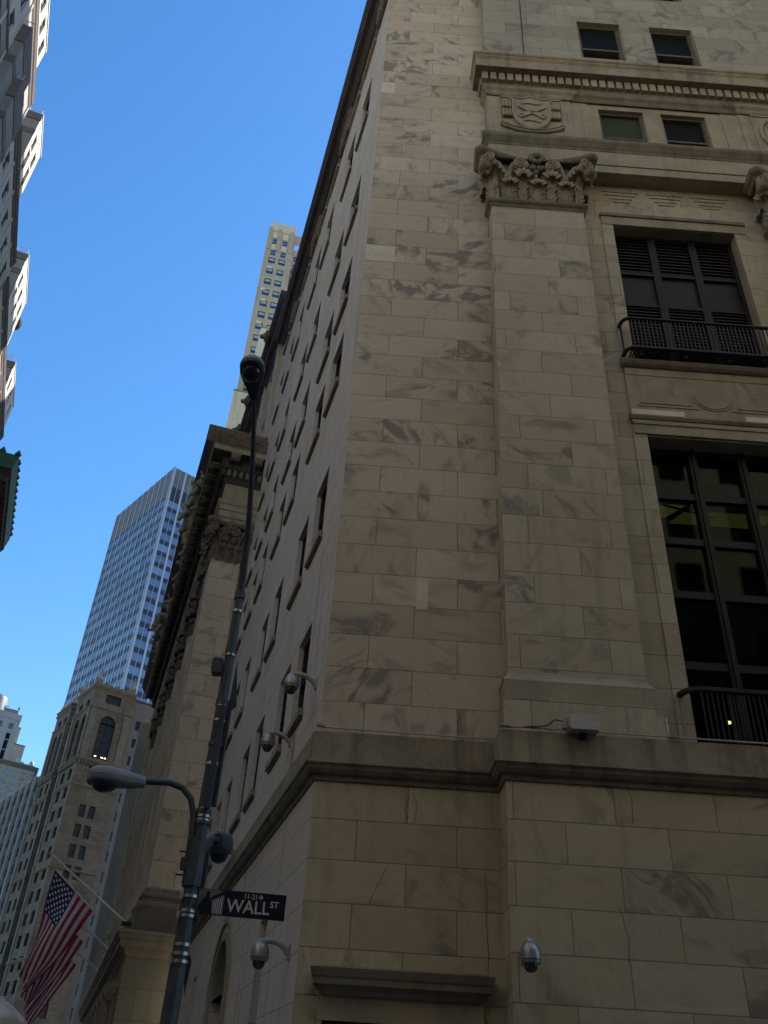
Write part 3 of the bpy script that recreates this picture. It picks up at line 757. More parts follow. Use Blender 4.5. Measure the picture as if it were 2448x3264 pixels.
# attic
at = MB()
aw_ = []
for i in range(2):
    xm = (pils[i][1]+pils[i+1][0])/2
    aw_ += [(xm-2.15, xm-.55), (xm+.54, xm+2.14)]
at.facade(YP(15.5), 2.80, XE, 31.9, TOP, [(a, b, z0, z1) for a, b in aw_ for z0, z1 in ((32.9, 35.5), (37.7, 40.0))], .34, M_att)
at.build("attic_wall", CB)
ap = MB(); ap.box(4.19, 15.47, 32.0, 4.215, 15.5, TOP, M_blk); ap.build("lightning_cable", CB)
awm = sash_mb(1.6, 2.6, M_frb, M_scrglass, M_scrglass, .36, .13, .22).mesh("window"); awm2 = sash_mb(1.6, 2.3, M_frb, M_scrglass, M_scrglass, .4, .13, .22).mesh("window")
for a, b in aw_:
    link("window", awm, CB, TR((a+b)/2, 15.66, 32.9)); link("window", awm2, CB, TR((a+b)/2, 15.66, 37.7))
for a, b in attic_open:
    g_ = MB(); g_.box(-(b-a)/2, 0, 0, (b-a)/2, .05, 1.55, M_scrglass)
    for q in range(5): x = -(b-a)/2+(b-a)*q/4; g_.box(x-.07, -.1, 0, x+.07, 0, 1.55, M_frd2)
    g_.build("window", CB, BM @ TR((a+b)/2, -.42, 37.87, math.pi))
# carved frieze blocks under the roof cornice, side street
cf = MB()
for c0, c1 in ((-0.05, 1.55), (5.95, 7.6), (11.95, 13.6), (17.9, 18.75)):
    cf = MB(); b = MB(); b.box(c0, -.02, 37.85, c1, .13, 39.4, M_carved)
    n_ = int((c1-c0)/.2)
    for i in range(n_):
        for j in range(6): b.ball((c0+.1+(c1-c0-.2)*i/max(1, n_-1), .13, 38.0+.24*j), .09, .07, .10, M_carved, 6, 4)
    cf.app(b, BM); cf.build("carved_frieze_block", CB, None, 40)
for c in cols:
    b = MB(); b.box(c-.16, -.01, 37.66, c+WW+.16, .13, 37.85, M_trim); b.build("window_sill", CB, BM)
rc = MB()
rpath = [(XE, 15.5), (2.8, 15.5), (2.8, 16.0), (-.70, 16.0), tuple((K+SD*21.7)[:2]), tuple((K+SD*21.7-SN*.6)[:2])]
rc.sweep(rpath, [(0, 39.45), (.10, 39.5), (.14, 39.7), (.22, 39.85), (.26, 40.0), (.46, 40.05), (.48, 40.08), (.49, 40.4)], M_soot_shade)
rc.sweep(rpath, [(.49, 40.4), (.54, 40.46), (.56, 40.62), (.60, 40.75), (.61, 40.85), (.40, 40.9), (-3, 41.2)], M_soot_shade)
rc.build("roof_cornice", CB)
rf = MB(); P_ = [(XE, 15.6), (-.6, 16.1), tuple((K+SD*21.5-SN*.2)[:2]), tuple((K+SD*21.5-SN*20)[:2]), (XE, 34)]
rf.prism(P_, lambda p, k: (p[0], p[1], 40.9 if k == 0 else 40.5), M_soot_shade); rf.build("roof", CB)
bk = MB(); q0 = K+SD*21.68; q1 = K+SD*21.68-SN*24
bk.quad((q0.x, q0.y, 0), (q1.x, q1.y, 0), (q1.x, q1.y, 40.7), (q0.x, q0.y, 40.7), M_side); bk.quad((XE, 15.5, 0), (XE, 36, 0), (XE, 36, 40.7), (XE, 15.5, 40.7), M_att)
bk.quad((XE, 36, 0), (q1.x, q1.y, 0), (q1.x, q1.y, 40.7), (XE, 36, 40.7), M_att); bk.build("rear_wall", CB)
ut = MB()                                       # unseen block added to shade the street and its left facades
q_ = [tuple((BM @ Vector(p))[:2]) for p in ((32, -14, 0), (78, -14, 0), (78, -34, 0), (32, -34, 0))]
ut.prism(q_, lambda p, k: (p[0], p[1], 108 if k == 0 else 40), M_att); ut.build("added_shade_block", CB)
# door hood in the corner pier
hd = MB(); hx0, hx1 = -.42, 2.48
hd.sweep([(hx1-.16, 16.0), (hx1-.16, 15.86), (hx0+.16, 15.86), (hx0+.16, 16.0)], [(-.06, 3.33), (0, 3.36), (.03, 3.42), (.08, 3.47), (.14, 3.49), (.15, 3.58), (.17, 3.60), (.19, 3.66), (.21, 3.72), (-.2, 3.80)], M_trimd)
hd.box(hx0+.12, 15.93, 3.0, hx1-.12, 16.0, 3.40, M_trim)
hd.box(hx0+.12, 15.94, 0, -.23, 16.0, 3.0, M_trim); hd.box(2.3, 15.94, 0, hx1-.12, 16.0, 3.0, M_trim)
hd.box(-.23, 15.95, 2.88, 2.3, 16.1, 3.0, M_bronze)
hd.build("door_hood", CB)
dr = MB(); dr.box(-.23, 16.28, 0.14, 2.3, 16.34, 3.0, M_bronze); dr.box(1.0, 16.25, .14, 1.07, 16.28, 2.9, M_iron); dr.build("door", CB)
# repairs, cracks and rust marks on the stone
cr = MB()
def crack(pts, wd, y, m):
    cr = MB()
    for a, b in zip(pts, pts[1:]):
        dx, dz = b[0]-a[0], b[1]-a[1]; l = math.hypot(dx, dz); nx, nz = -dz/l*wd/2, dx/l*wd/2
        cr.quad((a[0]-nx, y, a[1]-nz), (b[0]-nx, y, b[1]-nz), (b[0]+nx, y, b[1]+nz), (a[0]+nx, y, a[1]+nz), m)
    cr.build('stone_crack', CB)
crack([(.72, 5.42), (.62, 5.22), (.52, 5.0), (.43, 4.76)], .011, 15.994, M_grime_shade)
crack([(2.42, 5.4), (2.45, 5.0), (2.43, 4.6), (2.46, 4.1), (2.43, 3.5)], .013, 15.994, M_grime_shade)
crack([(1.05, 6.6), (.98, 6.4), (1.03, 6.16)], .012, 15.994, M_grime_shade); crack([(1.12, 6.7), (1.2, 6.5), (1.15, 6.16)], .01, 15.994, M_grime_shade)
crack([(4.9, 6.8), (4.95, 6.6), (4.92, 6.2)], .012, 15.294, M_grime_shade); crack([(4.55, 4.8), (4.65, 4.3), (4.6, 4.0)], .012, 15.294, M_grime_shade)

for x0, x1, z0, z1 in ((-.70, .13, 21.62, 22.335), (1.06, 1.30, 10.53, 11.31), (-.70, -.25, 30.45, 31.15)): rs = MB(); rs.box(x0, 15.996, z0+.01, x1, 16.0, z1-.01, M_patch); rs.build("replaced_stone", CB)
# ------------------------------------------------------------------ small things on the corner building
def dome_camera(label, M, facing_wall=True):
    """M: wall plate at origin, outwards is -y"""
    t = thing("security_camera", label, "camera"); t.matrix_basis = M
    t['group'] = "dome cameras on the marble walls"
    p = MB(); p.box(-.06, -.03, -.14, .06, 0.01, .10, M_lightgrey); p.box(-.045, -.045, -.12, .045, -.03, .08, M_alu)
    for z in (-.07, -.01, .05): p.ball((.03, -.048, z), .012, .008, .012, M_steel, 6, 4)
    p.build("wall_plate", t)
    a = MB(); a.tube([(0, -.03, -.06), (0, -.12, .05), (0, -.25, .12), (0, -.40, .13), (0, -.50, .10)], [.045, .045, .05, .055, .05], M_lightgrey, 10); a.build("arm", t, None, 40)
    h = MB(); h.lathe([(.0, .14), (.05, .14), (.06, .11), (.09, .10), (.135, .04), (.155, -.04), (.16, -.10), (.16, -.12), (.168, -.125), (.168, -.145), (.155, -.15), (.145, -.20), (.10, -.205), (0, -.205)], (0, -.52, 0), M_alu, 22)
    h.build("housing", t, None, 35)
    d = MB(); d.lathe([(.105, -.19), (.11, -.22), (.10, -.27), (.07, -.31), (.03, -.325), (0, -.327)], (0, -.52, 0), M_lens, 18); d.build("glass_dome", t, None, 50)
    return t
def onside(t, z, rz=0): return BM @ TR(t, 0, z, math.pi+rz)
dome_camera("dome camera highest on the side wall, nearest the corner and above the belt course", onside(.75, 9.05))
dome_camera("dome camera just above the belt course, farther along the side wall than the highest one", onside(3.05, 8.62))
dome_camera("dome camera on the side wall below the belt course, right of the black street sign", onside(.70, 4.06))
dome_camera("silver dome camera seen from the front, on the base wall right of the pier", TR(2.92, 15.3, 4.02))
# flood light with its cable
fl = thing("flood_light", "grey box flood light on the stone ledge below the tall pilaster", "flood light", (4.12, 15.02, 7.86), 0)
b = MB(); pl = [(-.30, -.10), (-.27, -.15), (.27, -.15), (.30, -.10), (.30, .11), (.25, .17), (-.25, .17), (-.30, .11)]
b.prism(pl, lambda p, k: (p[0]*(1.0 if k else .92), (-.12 if k == 0 else .16), p[1]*(1 if k else .9)+(.0 if k else -.02)), M_lightgrey); b.build("housing", fl, None, 30)
b = MB(); b.box(-.22, -.06, -.135, .22, .12, -.115, M_lens); b.build("lens", fl)
b = MB(); b.box(-.36, .02, -.09, -.30, .12, .06, M_lightgrey); b.build("junction_box", fl)
b = MB(); b.box(-.05, .05, -.26, .05, .15, -.14, M_blk); b.build("bracket", fl)
b = MB(); b.tube([(-.34, .05, .03), (-.50, .06, .06), (-.62, .08, -.04), (-.75, .10, -.07), (-1.25, .15, -.10)], .012, M_blk, 6); b.build("cable", fl)
cd = thing("conduit_pipe", "thin steel conduit running along the stone ledge above the belt course", "conduit", (0, 0, 0))
b = MB(); b.tube([(2.62, 15.16, 7.77), (20, 15.16, 7.77)], .018, M_lightgrey, 6); b.tube([(-.72, 15.86, 7.79), (2.55, 15.86, 7.77)], .018, M_lightgrey, 6); b.build("pipe", cd)
for p_, q_, r_ in (((2.60, 15.16, 7.78), (2.82, 15.16, 7.77), .035), ((-.75, 15.86, 7.83), (-.60, 15.86, 7.81), .04), ((5.72, 15.16, 7.77), (5.90, 15.16, 7.77), .032)): b = MB(); b.tube([p_, q_], r_, M_alu, 8); b.build("fitting", cd)
b = MB(); b.tube([(5.74, 15.17, 7.78), (5.74, 15.17, 8.14)], .022, M_steel, 8); b.build("riser", cd)
cw = thing("cable_stub", "short steel cable pipe hanging on the side wall beneath the farther dome camera", "pipe", tuple(BW(2.62, .03, 8.5)))
b = MB(); b.tube([(0, 0, .1), (.0, 0, -.25), (.0, 0, -.66)], [.015, .018, .018], M_lightgrey, 6); b.ball((0, 0, -.25), .03, .03, .03, M_steel, 6, 4); b.build("pipe", cw)
hn = thing("horn_speaker", "pale grey tubular horn on the side wall behind the lamp post", "speaker"); hn.matrix_basis = BM @ TR(10.6, 0, 7.95, math.pi)
b = MB(); Mx = Matrix.Rotation(R(-78), 4, 'Y')
b.lathe([(0, -.55), (.17, -.55), (.19, -.5), (.18, .0), (.17, .22), (.20, .36), (.27, .46), (.26, .47), (.16, .3), (0, .3)], (0, -.42, 0), M_lightgrey, 18, Mx); b.build("body", hn, None, 40)
b = MB(); b.box(-.06, -.3, -.08, .06, 0, .04, M_alu); b.build("bracket", hn)

# ================================================================== portico building
PB = thing("portico_building", "classical marble building with giant fluted columns, sculpted pediment and lion head cornice", "building", (PC.x, PC.y, 0), A2)
SE = 37.4
M_attic = ashlar("upper_block_marble", (.50, .42, .30), (.55, .47, .345), .9, 2.4, 32, 0, vein=.15, stain=.7, joint=.012, light=0)
b = MB()
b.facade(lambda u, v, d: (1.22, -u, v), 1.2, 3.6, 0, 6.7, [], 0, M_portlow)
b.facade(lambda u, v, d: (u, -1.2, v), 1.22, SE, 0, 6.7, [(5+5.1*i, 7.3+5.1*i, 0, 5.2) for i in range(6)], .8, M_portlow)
b.facade(lambda u, v, d: (1.27, -u, v), 1.25, 3.6, 7.4, 8.4, [], 0, M_grime_shade); b.facade(lambda u, v, d: (u, -1.25, v), 1.27, SE, 7.4, 8.4, [], 0, M_trimd)
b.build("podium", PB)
b = MB(); b.sweep([(1.22, -3.6), (1.22, -1.2), (SE, -1.2)], [(0, 6.60), (.04, 6.64), (.10, 6.84), (.30, 6.93), (.34, 6.94), (.34, 7.17), (.40, 7.2), (.48, 7.36), (.53, 7.38), (.53, 7.47), (-.6, 7.52)], M_trim)
b.build("podium_cornice", PB)
b = MB()
for i in range(6): b.box(5+5.1*i, -2.05, 0, 7.3+5.1*i, -2.0, 5.2, M_blk)
b.build("doorway", PB)
b = MB()
b.facade(lambda u, v, d: (1.55, -u, v), 1.5, 2.98, 9.0, 25, [], 0, M_port); b.facade(lambda u, v, d: (1.85, -u, v), 2.98, 3.6, 8.3, 32, [], 0, M_port)
b.facade(lambda u, v, d: (u, -1.5, v), 1.55, 3.4, 9.0, 25, [], 0, M_col); b.facade(lambda u, v, d: (u, -2.98, v), 1.55, 1.85, 9, 25, [], 0, M_port)
b.facade(lambda u, v, d: (3.4, -u, v), 1.5, 6, 8.4, 27.4, [], 0, M_port)
b.build("corner_pier", PB)
b = MB(); b.box(35.5, -6, 8.4, SE-.6, -1.5, 27.4, M_port); b.build("corner_pier", PB)
b = MB(); b.sweep([(1.85, -2.98), (1.55, -2.98), (1.55, -1.5), (3.4, -1.5)], [(0, 9.18), (.03, 9.14), (.05, 9.05), (.14, 9.0), (.18, 8.92), (.17, 8.84), (.12, 8.80), (.10, 8.70), (.16, 8.66), (.24, 8.6), (.26, 8.5), (.24, 8.4), (.2, 8.36), (-.1, 8.34)], M_trimd)
b.sweep([(1.85, -3.6), (1.85, -2.98)], [(0, 9.18), (.03, 9.14), (.05, 9.05), (.14, 9.0), (.18, 8.92), (.17, 8.84), (.12, 8.80), (.10, 8.70), (.16, 8.66), (.24, 8.6), (.26, 8.5), (.24, 8.4), (-.1, 8.34)], M_trimd)
b.build("pier_base", PB)
pc_me = capital_mb(1.5, 2.3, M_carved, M_carved).mesh("capital", 38)
link("capital", pc_me, PB, TR(1.55, -2.24, 24.85, R(-90)))
link("capital", pc_me, PB, TR(2.45, -1.5, 24.85, math.pi))
# columns
cm = MB(); prof = [(9.2, .98), (9.5, .95), (13, .95), (18, .91), (22, .86), (24.4, .82), (24.6, .84), (24.75, .88), (24.85, .84)]
N = 96; vs = []
for z, r in prof:
    for j in range(N):
        a = 2*math.pi*j/N; k = j % 4
        rr = r*(1.0 if k == 0 else (.90 if k in (1, 3) else .86)) if 9.4 < z < 24.5 else r
        vs.append((rr*math.cos(a), rr*math.sin(a), z))
cm.add(vs, [(i*N+j, i*N+(j+1) % N, (i+1)*N+(j+1) % N, (i+1)*N+j) for i in range(len(prof)-1) for j in range(N)], M_col)
col_me = cm.mesh("column")
cb_ = MB(); cb_.lathe([(1.0, 9.22), (1.05, 9.15), (1.12, 9.08), (1.14, 9.0), (1.10, 8.92), (1.05, 8.86), (1.05, 8.78), (1.16, 8.72), (1.22, 8.62), (1.22, 8.52), (1.14, 8.45)], (0, 0, 0), M_trimd, 28); cb_.box(-1.22, -1.22, 8.2, 1.22, 1.22, 8.46, M_trimd)
cb_me = cb_.mesh("base", 40)
cc = MB()
cc.lathe([(.80, 24.8), (.80, 26.4), (.9, 27.0), (.95, 27.1)], (0, 0, 0), M_carved, 20)
for i in range(8):
    for rr, h_, o_, dz, ww, ph in ((.80, 1.05, .30, 0, .62, 0), (.82, 1.65, .38, 0, .62, 22.5)):
        leaf(cc, Matrix.Translation((0, 0, 24.85)) @ Matrix.Rotation(R(45*i+ph), 4, 'Z') @ Matrix.Translation((0, -rr, 0)), ww, h_, o_, M_carved, 7)
for i in range(4):
    Mq = Matrix.Rotation(R(45+90*i), 4, 'Z') @ Matrix.Translation((0, -1.22, 26.65))
    volute(cc, Mq @ Matrix.Rotation(R(90), 4, 'Z'), .28, .34, M_carved); cc.ball(Mq @ Vector((0, -.05, -.45)), .22, .2, .2, M_carved, 8, 6)
    Mq = Matrix.Rotation(R(90*i), 4, 'Z') @ Matrix.Translation((0, -.98, 26.6))
    for sx in (-.2, .2): volute(cc, Mq @ Matrix.Translation((sx, 0, 0)), .19, .2, M_carved)
    cc.ball(Matrix.Rotation(R(90*i), 4, 'Z') @ Vector((0, -1.1, 27.2)), .2, .2, .2, M_carved, 8, 6)
oct_ = []
for i in range(4):
    for an, r_ in ((45+90*i-5, 1.50), (45+90*i+5, 1.50), (90+90*i, 1.02)): oct_.append((r_*math.cos(R(an)), r_*math.sin(R(an))))
cc.prism(oct_, lambda p, k: (p[0], p[1], 27.3 if k == 0 else 27.02), M_carved)
cc_me = cc.mesh("capital", 38)
for i in range(6):
    c_ = link("column", col_me, PB, TR(5.9+5.1*i, -2.45, 0))
    link("capital", cc_me, c_); link("base", cb_me, c_)
b = MB(); b.box(3.4, -6.1, 8.4, 35.5, -6.0, 27.4, M_dkglass)
for i in range(13): b.box(3.4+2.55*i-.12, -6.0, 8.4, 3.4+2.55*i+.12, -5.8, 27.4, M_bronze)
for z in (12, 16, 20, 24): b.box(3.4, -6.0, z-.12, 35.5, -5.85, z+.12, M_bronze)
b.build("glazed_wall", PB)
# entablature
ep = [(1.85, -3.6), (1.5, -3.6), (1.5, -1.5), (SE-1.5, -1.5), (SE-1.5, -4)]
b = MB()
b.sweep(ep, [(-.8, 27.28), (0, 27.28), (0, 27.52), (.05, 27.54), (.05, 27.95), (.10, 27.97), (.10, 28.28), (.15, 28.32), (.2, 28.42), (.22, 28.50), (.02, 28.54), (.0, 28.55), (0, 29.72)], M_trim)
b.build("entablature", PB)
b = MB()
b.sweep(ep, [(0, 29.70), (.06, 29.74), (.12, 29.92), (.14, 29.98), (.14, 30.42), (.36, 30.46), (.42, 30.6), (.44, 30.7)], M_soot_shade)
b.sweep(ep, [(.44, 30.7), (.44, 31.1), (1.0, 31.12), (1.02, 31.12)], M_soot_shade)  # soffit shade painted by the near-black stone
b.sweep(ep, [(1.02, 31.10), (1.02, 31.40), (1.07, 31.42), (1.07, 31.47), (1.12, 31.5), (.2, 31.8)], M_trim)
b.build("cornice", PB)
b = MB(); b.sweep([(1.5, -3.4), (1.5, 0.02)], [(1.12, 31.46), (1.16, 31.5), (1.20, 31.56), (1.30, 31.64), (1.38, 31.8), (1.46, 32.05), (1.50, 32.12), (1.52, 32.22), (.2, 32.3)], M_carved)
for i in range(9):                                            # carved palmettes on the crown moulding
    y = -3.2+.38*i
    for k in range(5):
        a = R(90+(k-2)*32); b.ball((.17-.16*(.12+.5*math.sin(a)), y+.15*math.cos(a), 31.66+.34*math.sin(a)), .06, .06, .09, M_carved, 6, 4)
b.build("crown_moulding", PB, None, 40)
md = MB()
md.box(-.26, -.02, 30.72, .26, .50, 31.1, M_soot_shade); md.box(-.28, -.02, 31.02, .28, .54, 31.1, M_trim); md.box(-.2, .50, 30.78, .2, .52, 31.0, M_carved)
md.tube([(-.26, .42, 30.74), (.26, .42, 30.74)], .07, M_carved, 8)
copies("modillion", md, PB, [TR(1.06, -1.95-.62*2*i*.98+.25, 0, R(90)) for i in range(2)] + [TR(2.0+1.15*i, -1.06, 0, 0) for i in range(30)])
dn = MB()
y = -3.3
while y < -1.4: dn.box(1.16, y, 30.02, 1.36, y+.2, 30.42, M_trimd); y += .33
s_ = 1.2
while s_ < SE-1.4: dn.box(s_, -1.36, 30.02, s_+.2, -1.16, 30.42, M_soot_shade); s_ += .33
dn.build("dentil_course", PB)
# pediment
mid = SE/2
b = MB(); b.prism([(1.2, 31.5), (SE-1.2, 31.5), (mid, 36.0)], lambda p, k: (p[0], -1.6 if k == 0 else -4, p[1]), M_trimd); b.build("tympanum", PB)
b = MB()
b.prism([(1.7, 31.75), (mid, 35.9), (SE-.5, 31.45), (SE-.5, 31.75), (mid, 36.2), (1.7, 32.05)], lambda p, k: (p[0], -.48 if k == 0 else -4, p[1]), M_soot_shade)
b.prism([(1.62, 32.0), (mid, 36.15), (SE-.05, 31.6), (SE, 32.25), (mid, 36.85), (1.6, 32.6)], lambda p, k: (p[0], (0.0 if p[1] > 32 and abs(p[0]-mid) > 9 or p[1] > 36.5 else -.42) if k == 0 else -4, p[1]), M_soot_shade)
b.build("raking_cornice", PB)
def figure(pose, M, name="pediment_figure"):
    """statue: joints -> skinned body"""
    J, E_, Rr = pose
    me = bpy.data.meshes.new(name); me.from_pydata([tuple(M @ Vector(j)) for j in J], E_, []); me.materials.append(M_stat)
    o = link(name, me, PB)
    sk = o.modifiers.new("skin", 'SKIN')
    if not me.skin_vertices: me.attributes  # layer is created by the modifier below
    bm = bmesh.new(); bm.from_mesh(me); ly = bm.verts.layers.skin.verify()
    bm.verts.ensure_lookup_table()
    for i, v in enumerate(bm.verts): v[ly].radius = (Rr[i], Rr[i]); v[ly].use_root = (i == 0)
    bm.to_mesh(me); bm.free()
    ss = o.modifiers.new("smooth", 'SUBSURF'); ss.levels = 1; ss.render_levels = 2
    return o
M_stat = plain("statue_marble", (.40, .335, .235), .85, var=.35, scale=1.2, bumps=.2, streak=.5)
# y is outwards
def body(lean, armL, armR, legL, legR, head=(0, .15, .32)):
    pel = Vector((0, 0, 0)); ch = Vector(lean); nk = ch + Vector(lean)*.28 + Vector((0, .02, .12)); hd = nk + Vector(head)
    J = [pel, (pel+ch)/2, ch, nk, hd, hd+Vector((0, .05, .12))]
    E_ = [(0, 1), (1, 2), (2, 3), (3, 4), (4, 5)]; Rr = [.36, .34, .40, .16, .22, .18]
    for side, arm in ((-1, armL), (1, armR)):
        sh = ch + Vector((.36*side, 0, .12)); k = len(J); J += [sh, sh+Vector(arm[0])*.85, sh+Vector(arm[1])*.8]
        E_ += [(2, k), (k, k+1), (k+1, k+2)]; Rr += [.22, .19, .15]
    for side, leg in ((-1, legL), (1, legR)):
        hp = Vector((.18*side, 0, -.15)); k = len(J); J += [hp, hp+Vector(leg[0]), hp+Vector(leg[1]), hp+Vector(leg[1])+Vector((0, .28, -.04))]
        E_ += [(0, k), (k, k+1), (k+1, k+2), (k+2, k+3)]; Rr += [.28, .22, .14, .11]
    return [tuple(j) for j in J], E_, Rr
stand = body((0, .05, .85), ((-.3, .1, -.5), (-.35, .4, -.85)), ((.40, .1, -.35), (.5, .4, -.2)), ((-.05, .1, -.75), (-.05, 0, -1.45)), ((.05, .15, -.75), (.1, -.1, -1.45)))
bent = body((-.25, .45, .65), ((-.3, .25, -.45), (-.1, .5, -.85)), ((.3, .2, -.5), (.2, .45, -.9)), ((-.15, .45, -.35), (-.2, .1, -1.05)), ((.2, -.1, -.65), (.3, -.35, -1.15)))
seat = body((.1, .1, .8), ((-.35, .2, -.4), (-.2, .55, -.2)), ((.40, .25, .1), (.1, .35, .45)), ((-.1, .7, .05), (-.1, .75, -.75)), ((.1, .65, .1), (.25, .8, -.7)))
recl = body((-.55, .2, .45), ((-.35, .1, -.35), (-.45, .45, -.45)), ((.3, .35, .35), (.75, .5, .2)), ((.7, .25, .15), (1.35, .3, -.1)), ((.75, .1, .3), (1.3, .4, .0)))
for pose, s_, z, sc, rz in ((recl, 6.6, 32.25, 1.05, 0), (bent, 9.2, 33.0, 1.15, 8), (bent, 12.6, 33.3, 1.3, -10), (stand, 15.4, 33.6, 1.45, 5), (stand, mid, 33.8, 1.65, 0), (stand, 21.8, 33.6, 1.45, -5), (seat, 24.8, 33.0, 1.35, 10), (bent, 28.3, 33.0, 1.15, 180), (recl, 31.0, 32.3, 1.05, 180)):
    mr = -1 if rz == 180 else 1
    Mf = Matrix.Translation((s_, -.80, z)) @ Matrix.Diagonal((sc*mr, sc, sc, 1)) @ Matrix.Rotation(R(rz if rz != 180 else 0), 4, 'Z')
    figure(pose, Mf)
b = MB()   # rocks and drapery under the statues
for i in range(26):
    s_ = 5+27.4*i/25; b.ball((s_, -1.25+.2*math.sin(i*2.3), 31.75), .75, .5, .45+.25*math.sin(i*1.7)**2, M_stat, 9, 6)
b.build("statue_plinth", PB, None, 60)
# upper block with lion heads
b = MB()
b.facade(lambda u, v, d: (u, -3.2-d, v), -.05, 41, 31.9, 41.6, [(3.2+4.6*i, 4.6+4.6*i, 33.5, 36.5) for i in range(8)] + [(3.2+4.6*i, 4.6+4.6*i, 38.2, 40.6) for i in range(8)], .4, M_attic)
b.facade(lambda u, v, d: (-.05, -u, v), 3.2, 20, 31.9, 44, [], 0, M_attic)
for i in range(9): b.box(1.2+4.6*i, -3.25, 32, 2.2+4.6*i, -3.07, 41.2, M_attic)
b.facade(lambda u, v, d: (41, -u, v), 3.2, 20, 0, 42, [], 0, M_attic)
b.build("upper_wall", PB)
aw = sash_mb(1.4, 3.0, M_fr, M_dkglass); awb = sash_mb(1.4, 2.4, M_fr, M_dkglass)
copies("window", aw, PB, [TR(3.9+4.6*i, -3.5, 33.5, math.pi) for i in range(8)]); copies("window", awb, PB, [TR(3.9+4.6*i, -3.5, 38.2, math.pi) for i in range(8)])
b = MB(); b.sweep([(-.05, -8), (-.05, -3.2), (41, -3.2)], [(0, 40.9), (.06, 41.0), (.10, 41.35), (.16, 41.4), (.18, 41.75), (.45, 41.9), (.5, 42.0), (.52, 42.5), (.62, 42.6), (.75, 42.95), (.78, 43.2), (-3, 43.6)], M_soot_shade)
b.build("upper_cornice", PB)
lh = MB()
lh.ball((0, .10, 0), .30, .26, .34, M_carved, 10, 8); lh.ball((0, .36, -.06), .17, .18, .15, M_carved, 8, 6); lh.ball((0, .42, -.16), .11, .12, .07, M_soot_shade, 8, 5); lh.ball((0, .5, .0), .07, .06, .06, M_soot_shade, 6, 5)
for a in range(0, 360, 24):
    lh.ball((.33*math.cos(R(a)), .02+.05*math.sin(a), .36*math.sin(R(a))+.02), .13, .17, .13, M_carved, 7, 5)
for sx in (-1, 1): lh.ball((sx*.22, .18, .27), .08, .06, .09, M_carved, 6, 5); lh.ball((sx*.11, .33, .09), .04, .04, .04, M_soot_shade, 6, 4)
copies("lion_head", lh, PB, [TR(3.1+3.27*i, -2.48, 42.95, 0) for i in range(11)], 50)
# carved consoles on the podium
cs = MB()
for r_, y_ in ((.36, .34), (.25, .40), (.12, .46)): cs.lathe([(0, -y_), (r_, -y_), (r_+.03, -y_+.06), (r_+.03, y_-.06), (r_, y_), (0, y_)], (0, .16, 0), M_carve, 16, Matrix.Rotation(R(90), 4, 'Y'))
cs.box(-.30, -.12, -1.3, .30, .18, -.2, M_carve); cs.tube([(0, .34, -.28), (0, .30, -.75), (0, .22, -1.25)], [.22, .17, .2], M_carve, 8)
cs.lathe([(0, -.3), (.22, -.3), (.22, .3), (0, .3)], (0, .14, -1.35), M_carve, 12, Matrix.Rotation(R(90), 4, 'Y'))
copies("console", cs, PB, [TR(2.9+i*2.55, -1.22, 5.55, 0) for i in range(13)], 40)

# ------------------------------------------------------------------ flags over the portico
def sc_(p):  # measured in the plane s=.8, moved to the plane s=-.2
    return (.892+(p[0]-.892)*.974, 1.6+(p[1]-1.6)*.974)
fb, ftip, fH0, fH1 = map(sc_, ((-.89, 7.68), (2.41, 9.81), (2.12, 9.29), (.38, 7.98)))
ftop = [fH0] + [sc_(p) for p in ((2.18, 7.77), (2.24, 6.9), (2.36, 5.6))]
fbot = [fH1] + [sc_(p) for p in ((.84, 7.05), (1.40, 5.95), (2.05, 5.05))]
def poly(pts, f):
    L_ = [math.dist(a, b) for a, b in zip(pts, pts[1:])]; tot = sum(L_); d = f*tot
    for a, b, l in zip(pts, pts[1:], L_):
        if d <= l or (a, b) == (pts[-2], pts[-1]): k = d/l; return (a[0]+(b[0]-a[0])*k, a[1]+(b[1]-a[1])*k)
        d -= l
def smooth_poly(pts, f): 
    a = poly(pts, max(0, f-.08)); b = poly(pts, f); c = poly(pts, min(1, f+.08))
    return ((a[0]+2*b[0]+c[0])/4, (a[1]+2*b[1]+c[1])/4) if .02 < f < .98 else b
def flagpt(u, v, ph=0):
    a = smooth_poly(ftop, v); b = smooth_poly(fbot, v)
    o_, z_ = a[0]+(b[0]-a[0])*u, a[1]+(b[1]-a[1])*u
    amp = .30*min(1, v*1.6)
    s_ = amp*math.sin(u*5.2+v*3.4+ph) + .14*v*math.sin(u*13+v*4+ph*2)
    o_ += .10*v*math.sin(u*8+v*6+1+ph); z_ += .04*v*math.cos(u*9+ph)
    return Vector((s_, o_, z_))
tf = NT("flag_cloth"); u_, v_, uvf = tf.uv()
st_ = tf.math('FRACT', tf.math('MULTIPLY', u_, 6.5)); red = tf.math('LESS_THAN', st_, .5)
can = tf.math('MULTIPLY', tf.math('LESS_THAN', u_, 7/13), tf.math('LESS_THAN', v_, .40))
cf_ = tf.mix(red, (.55, .57, .60), (.36, .015, .025)); cf_ = tf.mix(can, cf_, (.018, .024, .09))
wv = tf.noise(tf.obj(), 3, 3); cf_ = tf.mix(tf.math('MULTIPLY', tf.ramp(wv, .4, .7), .2), cf_, tuple(x*.3 for x in (.5, .5, .55)))
tl_ = tf.n('ShaderNodeBsdfTranslucent'); tf.put(tl_.inputs[0], cf_); ms_ = tf.n('ShaderNodeMixShader'); ms_.inputs[0].default_value = .35
M_flag = tf.done(cf_, .8); tf.t.links.new(tf.b.outputs[0], ms_.inputs[1]); tf.t.links.new(tl_.outputs[0], ms_.inputs[2]); tf.t.links.new(ms_.outputs[0], tf.t.nodes['Material Output'].inputs[0])
M_star = plain("flag_star_white", (.7, .72, .75), .8, var=.05, bumps=0)
